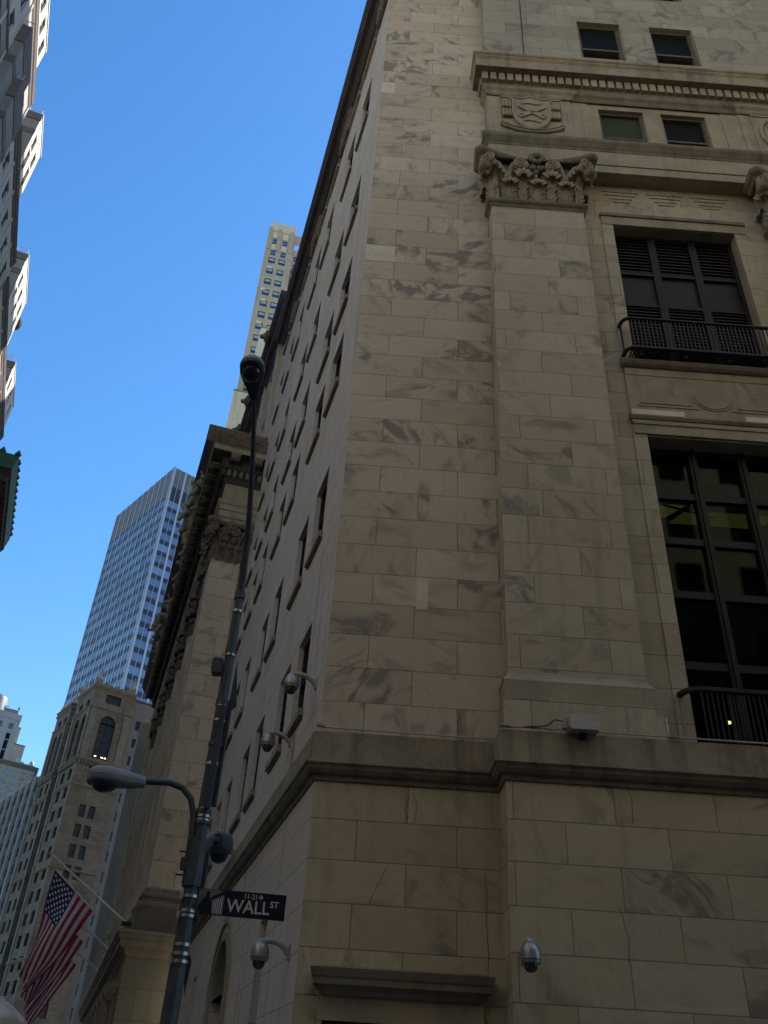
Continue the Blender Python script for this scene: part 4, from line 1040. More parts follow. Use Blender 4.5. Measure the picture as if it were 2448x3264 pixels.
M_fpole = plain("white_flagpole_paint", (.62, .60, .54), .5, var=.1, scale=4, bumps=0)
M_header = plain("flag_header_tape", (.6, .6, .58), .8, var=.1, bumps=0)
def flag(s0, ph, label):
    fl_ = thing("flag", label, "flag", tuple(PB.location), A2, "flags hanging from the portico"); nU, nV = 40, 48
    me = bpy.data.meshes.new("cloth")
    vs = [flagpt(i/nU, j/nV, ph)+Vector((s0, 0, 0)) for i in range(nU+1) for j in range(nV+1)]
    fs = [(i*(nV+1)+j, i*(nV+1)+j+1, (i+1)*(nV+1)+j+1, (i+1)*(nV+1)+j) for i in range(nU) for j in range(nV)]
    me.from_pydata([tuple(v) for v in vs], [], fs); me.materials.append(M_flag)
    l = me.uv_layers.new(name="UVMap")
    for p in me.polygons:
        for li in p.loop_indices:
            vi = me.loops[li].vertex_index; l.data[li].uv = ((vi//(nV+1))/nU, (vi % (nV+1))/nV)
    me.polygons.foreach_set('use_smooth', [True]*len(me.polygons)); link("cloth", me, fl_)
    sm = MB()
    for r_ in range(9):
        for c in range(6 if r_ % 2 == 0 else 5):
            u0 = (r_+1)/10*7/13; v0 = ((c*2+1 if r_ % 2 == 0 else c*2+2)/12)*.40
            for sd_ in (-1, 1):
                P0 = flagpt(u0, v0, ph); du = (flagpt(u0+.01, v0, ph)-P0).normalized(); dv = (flagpt(u0, v0+.01, ph)-P0).normalized()
                nn = du.cross(dv).normalized()*.008*sd_; pts = []
                for k in range(10):
                    rr = .062 if k % 2 == 0 else .026; a = math.pi*k/5
                    pts.append(P0+nn+dv*rr*math.sin(a)-du*rr*math.cos(a)+Vector((s0, 0, 0)))
                sm.add(pts, [tuple(range(10))], M_star)
    sm.build("star_field", fl_)
    hd_ = MB(); hd_.tube([flagpt(k/10, 0, ph)+Vector((s0, 0, 0)) for k in range(11)], .03, M_header, 6); hd_.build("header_tape", fl_)
def flagpole(s0, label):
    fp = thing("flagpole", label, "flagpole", tuple(PB.location), A2, "flagpoles on the portico ledge")
    b = MB(); dx = (ftip[0]-fb[0], ftip[1]-fb[1])
    b.tube([(s0, fb[0]-dx[0]*.02, fb[1]-.02), (s0, ftip[0], ftip[1])], [.055, .035], M_fpole, 10); b.build("pole", fp)
    b = MB(); b.ball((s0, ftip[0]+.03, ftip[1]+.02), .07, .07, .07, M_lightgrey, 10, 6); b.build("finial", fp)
    b = MB(); b.tube([(s0, fH0[0]+.05, fH0[1]+.06), (s0, ftip[0]-.06, ftip[1]-.05)], .01, M_lightgrey, 5); b.build("halyard", fp); b = MB(); b.tube([(s0, fH1[0], fH1[1]), (s0, fb[0]+.35, fb[1]+.2)], .008, M_lightgrey, 5); b.build("halyard", fp)
    b = MB(); b.box(s0-.12, fb[0]-.25, 7.42, s0+.12, fb[0]+.12, 7.56, M_iron); b.build("bracket", fp)
for s0, ph, l1, l2 in ((-.2, 0, "nearest and largest stars and stripes flag, its blue canton fully in view", "nearest of the three white flagpoles, at the corner of the portico ledge"),
                       (7.4, 1.3, "middle stars and stripes flag, half hidden behind the nearest flag", "middle flagpole of three, sticking out from the portico ledge"),
                       (15.2, 2.9, "farthest and lowest of the three stars and stripes flags", "farthest of the three flagpoles along the portico ledge")):
    flagpole(s0, l2); flag(s0, ph, l1)

# ================================================================== buildings farther down the street
def FR(u, v, d): return (u, d, v)
def SI(u, v, d): return (d, u, v)
M_twin = brickwall("tan_terracotta", (.10, .07, .042), (.20, .15, .095), .45, 1.4, amt=.4)
M_twin_trim = plain("terracotta_trim", (.20, .15, .10), .85, var=.35, scale=.6, streak=.5)
M_dkbrick = brickwall("dark_brick", (.14, .115, .09), (.19, .155, .12), .3, .9)
M_wing = glass("window_glass_blue_black", (.012, .014, .018), .10, spec=.2)
def arch_pts(c, z, r, n=12): return [(c-r*math.cos(math.pi*i/n), z+r*math.sin(math.pi*i/n)) for i in range(n+1)]
def arch_fill(mb, mp, c, z, r, ztop, depth, m, n=12):
    a = arch_pts(c, z, r, n)
    for i in range(n):
        mb.quad(mp(*a[i], 0), mp(*a[i+1], 0), mp(a[i+1][0], ztop, 0), mp(a[i][0], ztop, 0), m)
        mb.quad(mp(*a[i], 0), mp(*a[i+1], 0), mp(*a[i+1], depth), mp(*a[i], depth), m)

TW = thing("twin_tower_building", "tan terracotta twin tower building with arched loggias and small roof spires", "building", (-47.54, 149.63, 0), R(34.5))
def tower_bay(y0, y1, xw, top):
    """one tower: street face x=0 from y0..y1, camera face y=y0 from 0..xw"""
    b = MB(); fr = lambda u, v, d: (u, y0+d, v)
    fl_rows = [(49.0-2.2+1.9-3.25*k-1.9, 49.0-3.25*k) for k in range(0, 12)]
    fh = [(2.35, 3.45), (4.05, 5.15)] if xw > 4 else []
    holes = []
    if xw > 4:
        holes += [(2.3, 5.2, 62.3, 63.95), (2.25, 5.15, 52.2, 58.6), (2.35, 3.5, 49.0, 50.9), (4.1, 5.2, 49.0, 50.9)]
        for k in range(13): holes += [(a, c, 42.1-3.25*k, 44.2-3.25*k) for a, c in fh if 42.1-3.25*k > 2]
    b.facade(fr, 0, xw, 0, top, holes + ([(2.25, 5.15, 58.6, 60.2)] if xw > 4 else []), .5, M_twin)
    if xw > 4: arch_fill(b, fr, 3.7, 58.6, 1.45, 60.2, .5, M_twin)
    si = lambda u, v, d: (d, u, v); yy = [y0+.25*(y1-y0), y0+.66*(y1-y0)]; ww = .2*(y1-y0)
    sh = [(c-ww*.5, c+ww*.5, 61.0, 62.8) for c in yy] + [(c-ww*.62, c+ww*.62, 51.5, 58.9) for c in yy] + [(c-ww*.62, c+ww*.62, 58.9, 58.9+ww*.66) for c in yy]
    for k in range(15):
        z = 48.2-3.25*k
        if z > 2: sh += [(c-ww*.5, c+ww*.5, z, z+1.9) for c in yy]
    b.facade(si, y0, y1, 0, top, sh, .5, M_twin)
    for c in yy: arch_fill(b, si, c, 58.9, ww*.62, 58.9+ww*.66, .5, M_twin)
    b.quad((0, y1, 0), (xw, y1, 0), (xw, y1, top), (0, y1, top), M_twin); b.quad((0, y0, top), (xw, y0, top), (xw, y1, top), (0, y1, top), M_twin)
    b.build("tower", TW)
    g_ = MB()
    pth = [(xw, y0), (0, y0), (0, y1)]
    for z, o_, h_ in ((51.2, .45, .6), (46.9, .3, .4), (60.9, .3, .4), (64.6, .35, .5), (top-.5, .3, .5), (33.5, .25, .3), (20, .3, .5)):
        g_.sweep(pth, [(0, z), (o_*.5, z+h_*.3), (o_, z+h_*.7), (o_, z+h_), (0, z+h_+.1)], M_twin_trim)
    for q in range(int((y1-y0)/.5)): g_.box(-.32, y0+.2+q*.5, 50.7, 0, y0+.42+q*.5, 51.3, M_twin_trim)
    for q in range(int(xw/.5)): g_.box(.2+q*.5, y0-.32, 50.7, .42+q*.5, y0, 51.3, M_twin_trim)
    for a, c in ((0, .9), (y1-y0-.9, y1-y0)): g_.box(-.18, y0+a, 51.8, 0, y0+c, 60.9, M_twin_trim); g_.box(-.12, y0+a, 3, 0, y0+c, 50.7, M_twin_trim)
    for c in [yy[0]*.5+yy[1]*.5]: g_.tube([(-.05, c, 51.8), (-.05, c, 58.6)], .22, M_twin_trim, 8)
    if xw > 4:
        for a in (.1, xw-1.4): g_.box(a, y0-.15, 51.8, a+1.2, y0, 60.9, M_twin_trim)
        g_.box(2.0, y0-.12, 58.4, 2.3, y0, 58.9, M_twin_trim); g_.box(5.1, y0-.12, 58.4, 5.4, y0, 58.9, M_twin_trim)
    for q in range(int((y1-y0)/1.1)): g_.box(-.06, y0+.2+q*1.1, top-.1, .3, y0+.8+q*1.1, top+.35, M_twin_trim)
    for q in range(int(xw/1.1)): g_.box(.2+q*1.1, y0-.06, top-.1, .8+q*1.1, y0+.3, top+.35, M_twin_trim)
    g_.build("cornice_band", TW)
    for (cx_, cy_) in ([(.5, y0+.5), (xw-.8, y0+.5)] if xw > 4 else [(.5, y0+.5)]) + [(.5, y1-.5)]:
        s_ = MB(); s_.box(cx_-.5, cy_-.5, top-.1, cx_+.5, cy_+.5, top+1.0, M_twin_trim)
        s_.add([(cx_-.45, cy_-.45, top+1.0), (cx_+.45, cy_-.45, top+1.0), (cx_+.45, cy_+.45, top+1.0), (cx_-.45, cy_+.45, top+1.0), (cx_, cy_, top+3.0)], [(0, 1, 4), (1, 2, 4), (2, 3, 4), (3, 0, 4)], M_twin_trim)
        s_.ball((cx_, cy_, top+3.0), .16, .16, .22, M_twin_trim, 6, 5); s_.build("spire", TW)
    # windows
    if xw > 4:
        sa = sash_mb(1.1, 2.1, M_bronze, M_wing)
        copies("window", sa, TW, [TR((a+c)/2, y0+.3, 42.1-3.25*k) for k in range(13) if 42.1-3.25*k > 2 for a, c in fh] + [TR(2.92, y0+.3, 49.0), TR(4.65, y0+.3, 49.0)])
        aw_ = MB(); aw_.box(-1.5, .38, 0, 1.5, .42, 8.1, M_wing); aw_.box(-.06, .3, 0, .06, .38, 7.8, M_bronze)
        for z in (1.6, 3.3, 5.0, 6.4): aw_.box(-1.45, .3, z-.06, 1.45, .38, z+.06, M_bronze)
        for a in (-.9, .3, .9): aw_.box(a, .32, .5, a+.35, .37, .66, M_bulb)
        aw_.build("arched_window", TW, TR(3.7, y0, 52.1)); b2 = MB(); b2.box(-1.45, .35, 0, 1.45, .4, 1.65, M_wing); b2.build("window", TW, TR(3.75, y0, 62.3))
    sb = sash_mb(ww, 1.9, M_bronze, M_wing)
    copies("window", sb, TW, [TR(.3, c, 48.2-3.25*k, R(-90)) for k in range(15) if 48.2-3.25*k > 2 for c in yy] + [TR(.3, c, 60.95, R(-90)) for c in yy])
    av = MB(); av.box(-ww*.64, .4, 0, ww*.64, .44, 8.1, M_wing)
    for z in (1.9, 3.8, 5.6): av.box(-ww*.64, .32, z-.06, ww*.64, .4, z+.06, M_bronze)
    copies("arched_window", av, TW, [TR(0, c, 51.5, R(-90)) for c in yy])
tower_bay(0, 8.6, 7.8, 65.4); tower_bay(11.6, 19.2, 7.8, 64.4)
b = MB()
nh = [(9.2, 11.0, 48.2-3.25*k, 50.1-3.25*k) for k in range(14) if 48.2-3.25*k > 2]
b.facade(lambda u, v, d: (3.2+d, u, v), 8.6, 11.6, 0, 60, nh, .3, M_twin); b.box(3.2, 8.6, 60, 7.8, 11.6, 60.5, M_twin_trim)
b.build("light_court", TW)
copies("window", sash_mb(1.8, 1.9, M_bronze, M_wing), TW, [TR(3.4, 10.1, 48.2-3.25*k, R(-90)) for k in range(14) if 48.2-3.25*k > 2])

DW = thing("brick_wing_building", "plain dark brick building wall with small windows between the twin towers and the portico", "building", (-47.54, 149.63, 0), R(34.5))
b = MB(); hs = [(c, c+.95, z-1.7, z) for c in (9.1, 12.6, 16) for z in [61-3.3*k for k in range(17)]]
b.facade(lambda u, v, d: (u, .9+d, v), 7.85, 30, 0, 64.6, hs, .3, M_dkbrick); b.quad((7.85, .9, 0), (7.85, 24, 0), (7.85, 24, 64.6), (7.85, .9, 64.6), M_dkbrick); b.box(7.85, .8, 64.5, 30, 3, 64.9, M_soot_shade); b.build("wall", DW)
copies("window", sash_mb(.95, 1.7, M_bronze, M_wing), DW, [TR((h[0]+h[1])/2, 1.1, h[2]) for h in hs])

RB = thing("ribbed_stone_building", "pale stone building edge with vertical ribs just beyond the portico columns", "building", (PC.x, PC.y, 0), A2)
M_rib = plain("ribbed_limestone", (.50, .46, .38), .85, var=.25, scale=.6, streak=.35)
M_rib2 = brickwall("ribbed_limestone_courses", (.36, .31, .23), (.44, .38, .28), .34, 50, amt=.7)
b = MB(); b.box(38.9, -14, 0, 56, -1.35, 29.5, M_rib2); b.build("wall", RB)
for i in range(6):
    b = MB(); b.box(38.72, -.62-.135*i-.085, 0, 39.2, -.62-.135*i, 29.7, M_rib); b.build("rib", RB)
b = MB(); b.box(38.85, -1.40, 0, 56, -.60, 29.65, M_rib); b.build("corner_pier", RB)

FB = thing("fin_facade_building", "dark office block with rows of pale vertical fins, left of the twin towers", "building", (-70.8, 197.3, 0), R(34.5))
M_fin = plain("pale_fin", (.38, .33, .27), .7, var=.1, bumps=0); M_findark = plain("dark_spandrel", (.085, .065, .055), .6, var=.2, bumps=0)
b = MB(); b.facade(SI, -6, 48, 0, 62, [], 0, M_findark); b.facade(FR, 0, 25, 0, 62, [], 0, M_findark) if False else b.quad((0, -6, 0), (25, -6, 0), (25, -6, 62), (0, -6, 62), M_findark)
b.quad((0, -6, 62), (25, -6, 62), (25, 48, 62), (0, 48, 62), M_findark); b.build("wall", FB)
for i in range(12):
    f = MB(); f.box(-.55, -6+4.7*i-.2, 0, 0, -6+4.7*i+.2, 62.3, M_fin); f.build("fin", FB)
wmb = MB(); wmb.box(-.95, -.03, 0, .95, .02, 1.7, M_wing); wmb.box(-.04, -.06, 0, .04, -.03, 1.7, M_bronze); wmb.box(-.95, -.06, .8, .95, -.03, .88, M_bronze)
copies("window", wmb, FB, [TR(-.03, -6+4.7*i+j, 58.6-3.4*k, R(-90)) for k in range(16) for i in range(11) for j in (1.3, 3.4)])

HO = thing("hotel_building", "tan block with rows of pale aqua framed windows and a dark roof band", "building", (-101.25, 282.4, 0), R(35))
M_hot = plain("tan_stucco", (.46, .33, .22), .85, var=.15, scale=.3, bumps=0); M_aq = plain("aqua_window_frame", (.40, .62, .60), .6, var=.1, bumps=0); M_aqg = glass("pale_blue_glass", (.10, .20, .24), .1)
M_hotp = plain("pink_stucco_pier", (.50, .38, .28), .85, var=.15, bumps=0)
b = MB(); b.facade(FR, -30, 0, 0, 91.5, [], 0, M_hot); b.quad((0, 0, 0), (0, 25, 0), (0, 25, 91.5), (0, 0, 91.5), M_dkbrick); b.quad((-30, 0, 91.5), (0, 0, 91.5), (0, 25, 91.5), (-30, 25, 91.5), M_soot_shade); b.build("wall", HO)
b = MB(); b.box(-30, -.12, 90.1, .12, 0, 91.6, M_dkbrick); b.box(-.9, -.1, 0, .06, 0, 90.1, M_dkbrick); b.build("roof_band", HO)
b = MB()
for i in range(12): b.box(-3.5-2.6*i, -.06, 0, -2.75-2.6*i, 0, 90.1, M_hotp)
b.build("pier_strips", HO)
hw = MB(); hw.box(-.75, -.08, 0, .75, 0, 1.45, M_aq)
for a in (-.68, -.2, .28): hw.box(a, -.09, .1, a+.4, -.08, 1.35, M_aqg)
hw.box(-.85, -.14, -.12, .85, 0, 0, M_aq)
copies("window", hw, HO, [TR(-1.55-2.6*i, 0, 88.1-2.05*k) for k in range(30) for i in range(11)])
b = MB(); b.lathe([(0, 0), (.7, 0), (.75, .7), (.5, 1.2), (0, 1.3)], (-2.0, 2, 92.4), M_lightgrey, 10); b.box(-4.2, 1.6, 91.5, -1.1, 3, 92.4, M_cloth); b.box(-7, 1, 91.5, -6.2, 2, 93.5, M_cloth); b.box(-6, 1, 91.5, -4.6, 1.3, 92.5, M_lightgrey)
b.build("rooftop_vent", HO, None, 40)

GT = thing("grey_tower", "pale grey tower with dark window slots and a round tank on its roof", "building", (-124.83, 316.26, 0), R(35))
M_gt = plain("pale_grey_concrete", (.40, .40, .39), .85, var=.12, scale=.2, bumps=0); M_gtd = plain("grey_metal_roof", (.26, .27, .28), .4, .4, var=.2, scale=.4, bumps=0)
b = MB(); gh = [(-3.6-3.9*i, -2.0-3.9*i, 115.6, 117.7) for i in range(6)] + [(-3.6-3.9*i, -2.1-3.9*i, 40, 114) for i in range(6)]
b.facade(FR, -28, 0, 0, 121.3, gh, .35, M_gt); b.quad((0, 0, 0), (0, 20, 0), (0, 20, 121.3), (0, 0, 121.3), M_gt); b.quad((-28, 0, 121.3), (0, 0, 121.3), (0, 20, 121.3), (-28, 20, 121.3), M_gtd); b.box(-28, -.15, 119.2, .1, 0, 121.5, M_gt); b.build("wall", GT)
gw = MB(); gw.box(-.8, .3, 0, .8, .34, 2.1, M_aqg); gw.box(-.8, .22, 1.0, .8, .3, 1.1, M_gtd)
copies("window", gw, GT, [TR(-2.8-3.9*i, 0, 115.6) for i in range(6)])
gs = MB(); gs.box(-.75, .28, 40, .75, .33, 114, M_wing)
for k in range(20): gs.box(-.75, .24, 41+3.7*k, .75, .28, 41.6+3.7*k, M_gtd)
copies("window_slot", gs, GT, [TR(-2.85-3.9*i, 0, 0) for i in range(6)])
b = MB(); b.lathe([(4.5, 121.3), (4.5, 126.0), (4.3, 127.2), (3.0, 128.2), (0, 128.6)], (-9.8, 5, 0), M_gtd, 24); b.build("roof_tank", GT, None, 40)
b = MB(); b.box(-6.5, 2, 121.3, -1.2, 9, 123.6, M_gtd); b.tube([(-1.3, 2, 121), (-1.3, 2, 125.6)], .12, M_gtd, 6); b.ball((-1.3, 2, 124.4), .5, .4, .6, M_gtd, 7, 5); b.tube([(-14, 2, 121.6), (-5, 2, 124.4)], .2, M_gt, 6); b.build("roof_plant", GT)
BE = thing("beige_block", "blank beige block stepping down beside the pale grey tower", "building", (-124.83, 316.26, 0), R(35))
M_be = plain("beige_panel", (.44, .38, .29), .85, var=.1, scale=.2, bumps=0)
b = MB(); b.box(-.5, .6, 0, 1.05, 9, 116.9, M_be); b.box(-.5, .4, 0, 4.35, 12, 110.7, M_be); b.build("wall", BE)
b = MB(); b.box(-.6, .3, 110.7, 4.45, 12.1, 111.1, M_dkbrick); b.box(-.6, .5, 116.9, 1.15, 9, 117.2, M_dkbrick); b.build("coping", BE)
b = MB(); b.tube([(-.3, .2, 103), (-.3, .2, 109.5)], .22, M_lightgrey, 6); b.tube([(-.3, .2, 109), (-.1, .2, 111.5)], .18, M_cloth, 6); b.build("flue", BE)

# ------------------------------------------------------------------ glass tower
GB = thing("glass_tower", "tall blue glass office tower with white mullions rising behind the portico", "building", (-71.79, 249.89, 0), R(38.75))
M_bg = NT("blue_curtain_glass"); oi = M_bg.n('ShaderNodeObjectInfo'); ob_ = M_bg.obj(); gn = M_bg.noise(ob_, .35, 2)
hv_, _ = M_bg.white(M_bg.comb(oi.outputs['Random'], 3, 1))
M_bg = M_bg.done(M_bg.mix(M_bg.math('ADD', M_bg.math('MULTIPLY', hv_, .7), M_bg.math('MULTIPLY', gn, .3)), (.075, .105, .155), (.27, .33, .41)), .10, .5, .5)
M_bs = plain("dark_spandrel_glass", (.055, .05, .06), .3, .3, var=.3, scale=.15, bumps=0); M_bm = plain("white_metal_mullion", (.43, .43, .44), .45, .3, var=.1, scale=.3, bumps=0)
M_lv = plain("grey_louvre", (.17, .155, .15), .6, .2, var=.3, scale=.5, bumps=0)
Htop = 192.3; PB_ = 4.42
b = MB(); b.facade(FR, 0, 27, 0, Htop, [], 0, M_bs); b.facade(SI, 0, 43.7, 0, Htop, [], 0, M_bs); b.quad((0, 0, Htop), (27, 0, Htop), (27, 43.7, Htop), (0, 43.7, Htop), M_bs)
b.quad((27, 0, 0), (27, 43.7, 0), (27, 43.7, Htop), (27, 0, Htop), M_bs); b.quad((0, 43.7, 0), (27, 43.7, 0), (27, 43.7, Htop), (0, 43.7, Htop), M_bs); b.build("wall", GB)
b = MB(); b.box(-.06, 0, 179.6, 0, 43.7, Htop-.1, M_lv); b.box(0, -.06, 184, 27, 0, Htop-.1, M_lv); b.build("louvre_band", GB)
pm = MB(); pm.box(-.36, -.22, 0, .36, 0, Htop+.1, M_bm); tm = MB(); tm.box(-.07, -.14, 0, .07, 0, Htop, M_bm)
copies("mullion", pm, GB, [TR(.38+PB_*i, -.01, 0) for i in range(7)]); 
pm2 = MB(); pm2.box(-.26, -.20, 0, .26, 0, Htop+.1, M_bm)
copies("mullion", pm2, GB, [TR(-.01, .3+4.31*i, 0, R(-90)) for i in range(11)])
copies("thin_mullion", tm, GB, [TR(.38+PB_*(i+.5), 0, 0) for i in range(6)] + [TR(0, .3+4.31*(i+.5), 0, R(-90)) for i in range(10)])
wp = MB()
for a, c in ((-1.80, -.10), (.10, 1.80)): wp.box(a, -.05, 0, c, 0, 2.7, M_bg)
wp.box(-1.82, -.09, 1.0, 1.82, -.05, 1.08, M_bm)
ws = MB()
for a, c in ((-1.84, -.08), (.08, 1.84)): ws.box(a, -.05, 0, c, 0, 2.5, M_bg)
ws.box(-1.84, -.08, 1.9, 1.84, -.05, 1.97, M_bm)
fz_ = [175.3-4.5*k for k in range(38)]
copies("window", wp, GB, [TR(.38+PB_*(i+.5), 0, z) for z in fz_[:16] for i in range(2)] + [TR(.38+PB_*(i+.5), 0, z) for z in fz_ for i in range(6) if not (i < 2 and z in fz_[:16])][:67] )
rest = MB()
for z in fz_:
    for i in range(10): pass
Ms = [TR(0, .3+4.31*(i+.5), z+.4, R(-90)) for z in fz_ for i in range(10)]
copies("street_window", ws, GB, Ms)

# ------------------------------------------------------------------ brick tower behind
ET = thing("brick_tower", "tall beige brick tower with paired sash windows behind the corner building roof", "building", (-24.85, 112.28, 0), R(11.5))
M_et = brickwall("beige_brick", (.46, .345, .225), (.56, .435, .295), .5, 2.0, amt=.15); M_etp = plain("pale_brick_panel", (.76, .59, .38), .85, var=.15, scale=.6, bumps=0); M_red = plain("red_spandrel", (.22, .075, .045), .8, var=.3, bumps=0)
M_blind2 = glass("half_drawn_blind", (.30, .38, .40), .3, var=.2); M_blw = glass("blue_window_glass", (.03, .06, .14), .08); M_frd = plain("dark_blue_frame", (.035, .045, .07), .5, var=.1, bumps=0); M_frw = plain("white_window_frame", (.62, .62, .60), .5, var=.1, bumps=0)
zr = [145.5, 142.0] + [139.6-3.13*k for k in range(30)]
ch = [(c, c+1.3, z-.1, z+1.62) for c in (1.0, 3.0) for z in zr]
b = MB(); b.facade(FR, 0, 5.5, 0, 149.6, ch, .18, M_et); b.facade(lambda u, v, d: (u, .35+d, v), 5.5, 26, 0, 150, [(c, c+1.3, z-.1, z+1.6) for c in (5.65, 8.2, 11) for z in zr], .15, M_et)
b.quad((0, 0, 0), (0, 20, 0), (0, 20, 149.6), (0, 0, 149.6), M_et); b.quad((5.5, 0, 0), (5.5, .35, 0), (5.5, .35, 149.6), (5.5, 0, 149.6), M_et)
for a in (-.0, 1.95, 4.45): b.box(a, -.15, 143.5, a+(.75 if a else .75), .0, 150.2, M_et)
b.build("wall", ET)
def pbox(*a):
    b = MB(); b.box(*a, M_etp); b.build("pale_brick_panel", ET)
b = MB(); b.box(.35, .12, 149.6, 5.4, 18, 152.25, M_etp); b.build("parapet", ET)
for c in (1.0, 3.0): pbox(c, -.02, 147.3, c+1.1, .02, 149.0)
for c in (1.1, 3.1): pbox(c, -.02, 143.75, c+1.0, .01, 145.3)
for c, z in ((1.0, 137.9), (1.0, 128.4), (1.0, 122.2), (.6, 131.4)): pbox(c, -.01, z, c+.9, .012, z+.75)
ls_ = MB(); ls_.box(-.8, -.03, 0, .8, .02, .10, M_etp)
copies("lintel", ls_, ET, [TR(c, 0, z+1.62) for z in zr[2:] for c in (1.65, 3.65)])
rd_ = MB(); rd_.box(-.65, -.05, 0, .65, .01, 1.33, M_red); copies("red_spandrel", rd_, ET, [TR(6.3, .35, z+1.62) for z in zr[3:]])
we = sash_mb(1.3, 1.72, M_frd, M_blw, M_blind2, .45, .13, .08); we2 = sash_mb(1.3, 1.72, M_frw, M_blw, M_blw, .5, .12, .08)
copies("window", we2, ET, [TR(c+.65, .1, z-.1) for z in zr[:2] for c in (1.0, 3.0)] + [TR(6.3, .42, z-.1) for z in zr[1:3]])
copies("window", we, ET, [TR(c+.65, .1, z-.1) for z in zr[2:] for c in (1.0, 3.0)] + [TR(6.3, .42, z-.1) for z in zr[3:]])
CR = thing("cream_building", "plain cream brick building with stepped top in front of the beige brick tower", "building", (-23.07, 102.43, 0), R(13.6))
M_cr = brickwall("cream_brick", (.76, .60, .38), (.80, .65, .44), .35, 1.2, amt=.12)
b = MB(); b.facade(FR, 0, 30, 0, 96, [(3.35, 4.3, 91-6*k, 93-6*k) for k in range(10)], .2, M_cr); b.quad((0, 0, 0), (0, 20, 0), (0, 20, 96), (0, 0, 96), M_cr); b.quad((0, 0, 96), (30, 0, 96), (30, 20, 96), (0, 20, 96), M_cr); b.build("lower_wall", CR)
b = MB(); b.facade(lambda u, v, d: (u, 1.0+d, v), 2.35, 30, 96, 112.2, [], 0, M_cr); b.quad((2.35, 1, 96), (2.35, 20, 96), (2.35, 20, 112.2), (2.35, 1, 112.2), M_cr); b.build("upper_wall", CR)
b = MB(); b.box(-.1, -.1, 95.85, 30, .1, 96.1, M_trim); b.box(2.25, .9, 112.1, 30, 1.1, 112.3, M_trim); b.build("coping", CR)
copies("window", sash_mb(.95, 2.0, M_frd, M_wing, M_blind2), CR, [TR(3.82, .1, 91-6*k) for k in range(10)])

# ================================================================== left side of the street
LB = thing("setback_office_building", "long grey office building with dark cornice and projecting upper wings lit white by the sun", "building", (0, 0, 0), R(108))
M_lw = plain("grey_limestone", (.40, .365, .32), .85, var=.15, scale=.4, bumps=0); M_lwhite = plain("sunlit_white_limestone", (.68, .64, .56), .85, var=.08, scale=.5, bumps=0)  # second one: brighter limestone copy painted on the sunlit wing faces
M_lwd = plain('shade_toned_limestone', (.21, .195, .18), .85, var=.2, scale=.5, bumps=0, streak=.3)  # darker limestone copy, shade painted on faces turned from the sun
M_brn = plain("brown_terracotta_band", (.13, .105, .09), .85, var=.2, scale=.8, bumps=0); M_crn = plain("dark_cornice", (.10, .08, .075), .8, var=.3, bumps=0)
Y0 = 17.3
sw = sash_mb(1.3, 2.0, M_bronze, M_wing, M_aqg, .5, .08)
def left_block(s0, s1, zc, z0=0):
    b = MB(); n_ = int((s1-s0)/2.9); d_ = (s1-s0)/n_
    hs = [(s0+d_*(i+.5)-.65, s0+d_*(i+.5)+.65, zc-3.2-3.6*k-1.1, zc-3.2-3.6*k+.9) for i in range(n_) for k in range(11)]
    b.facade(lambda u, v, d: (u, Y0+d, v), s0, s1, z0, zc, hs, .35, M_lw); b.quad((s0, Y0, z0), (s0, 40, z0), (s0, 40, zc), (s0, Y0, zc), M_lw); b.quad((s1, Y0, z0), (s1, 40, z0), (s1, 40, zc), (s1, Y0, zc), M_lw); b.quad((s0, Y0, zc), (s1, Y0, zc), (s1, 40, zc), (s0, 40, zc), M_lw)
    for i in range(n_+1): b.box(s0+d_*i-.14, Y0-.10, z0, s0+d_*i+.14, Y0, zc-1, M_lw)
    b.build("lower_wall", LB)
    for k in range(4): b = MB(); b.box(max(s0, 36), Y0-.06, zc-9.5-7*k, s1, Y0, zc-7.6-7*k, M_lwd); b.build('band_course', LB)
    c = MB(); c.sweep([(s1, Y0), (s0, Y0)], [(0, zc-1.1), (.10, zc-.9), (.12, zc-.6), (.22, zc-.45), (.26, zc-.2), (.32, zc), (0, zc+.1)], M_crn)
    c.sweep([(s1, Y0), (s0, Y0)], [(0, zc-8.3), (.15, zc-8.1), (.18, zc-7.9), (0, zc-7.8)], M_crn); c.build("cornice", LB)
    return [TR((h[0]+h[1])/2, Y0+.2, h[2]) for h in hs]
Ms = left_block(2, 50.6, 73.0) + left_block(50.6, 66, 69.3) + left_block(66, 92, 67.1)  # near end runs on out of view, added as a sunlit bounce surface
Ms.sort(key=lambda m: -m.translation.z); copies("window", sw, LB, Ms)
lw_ = sash_mb(1.2, 1.9, M_brn, M_brn, M_brn)
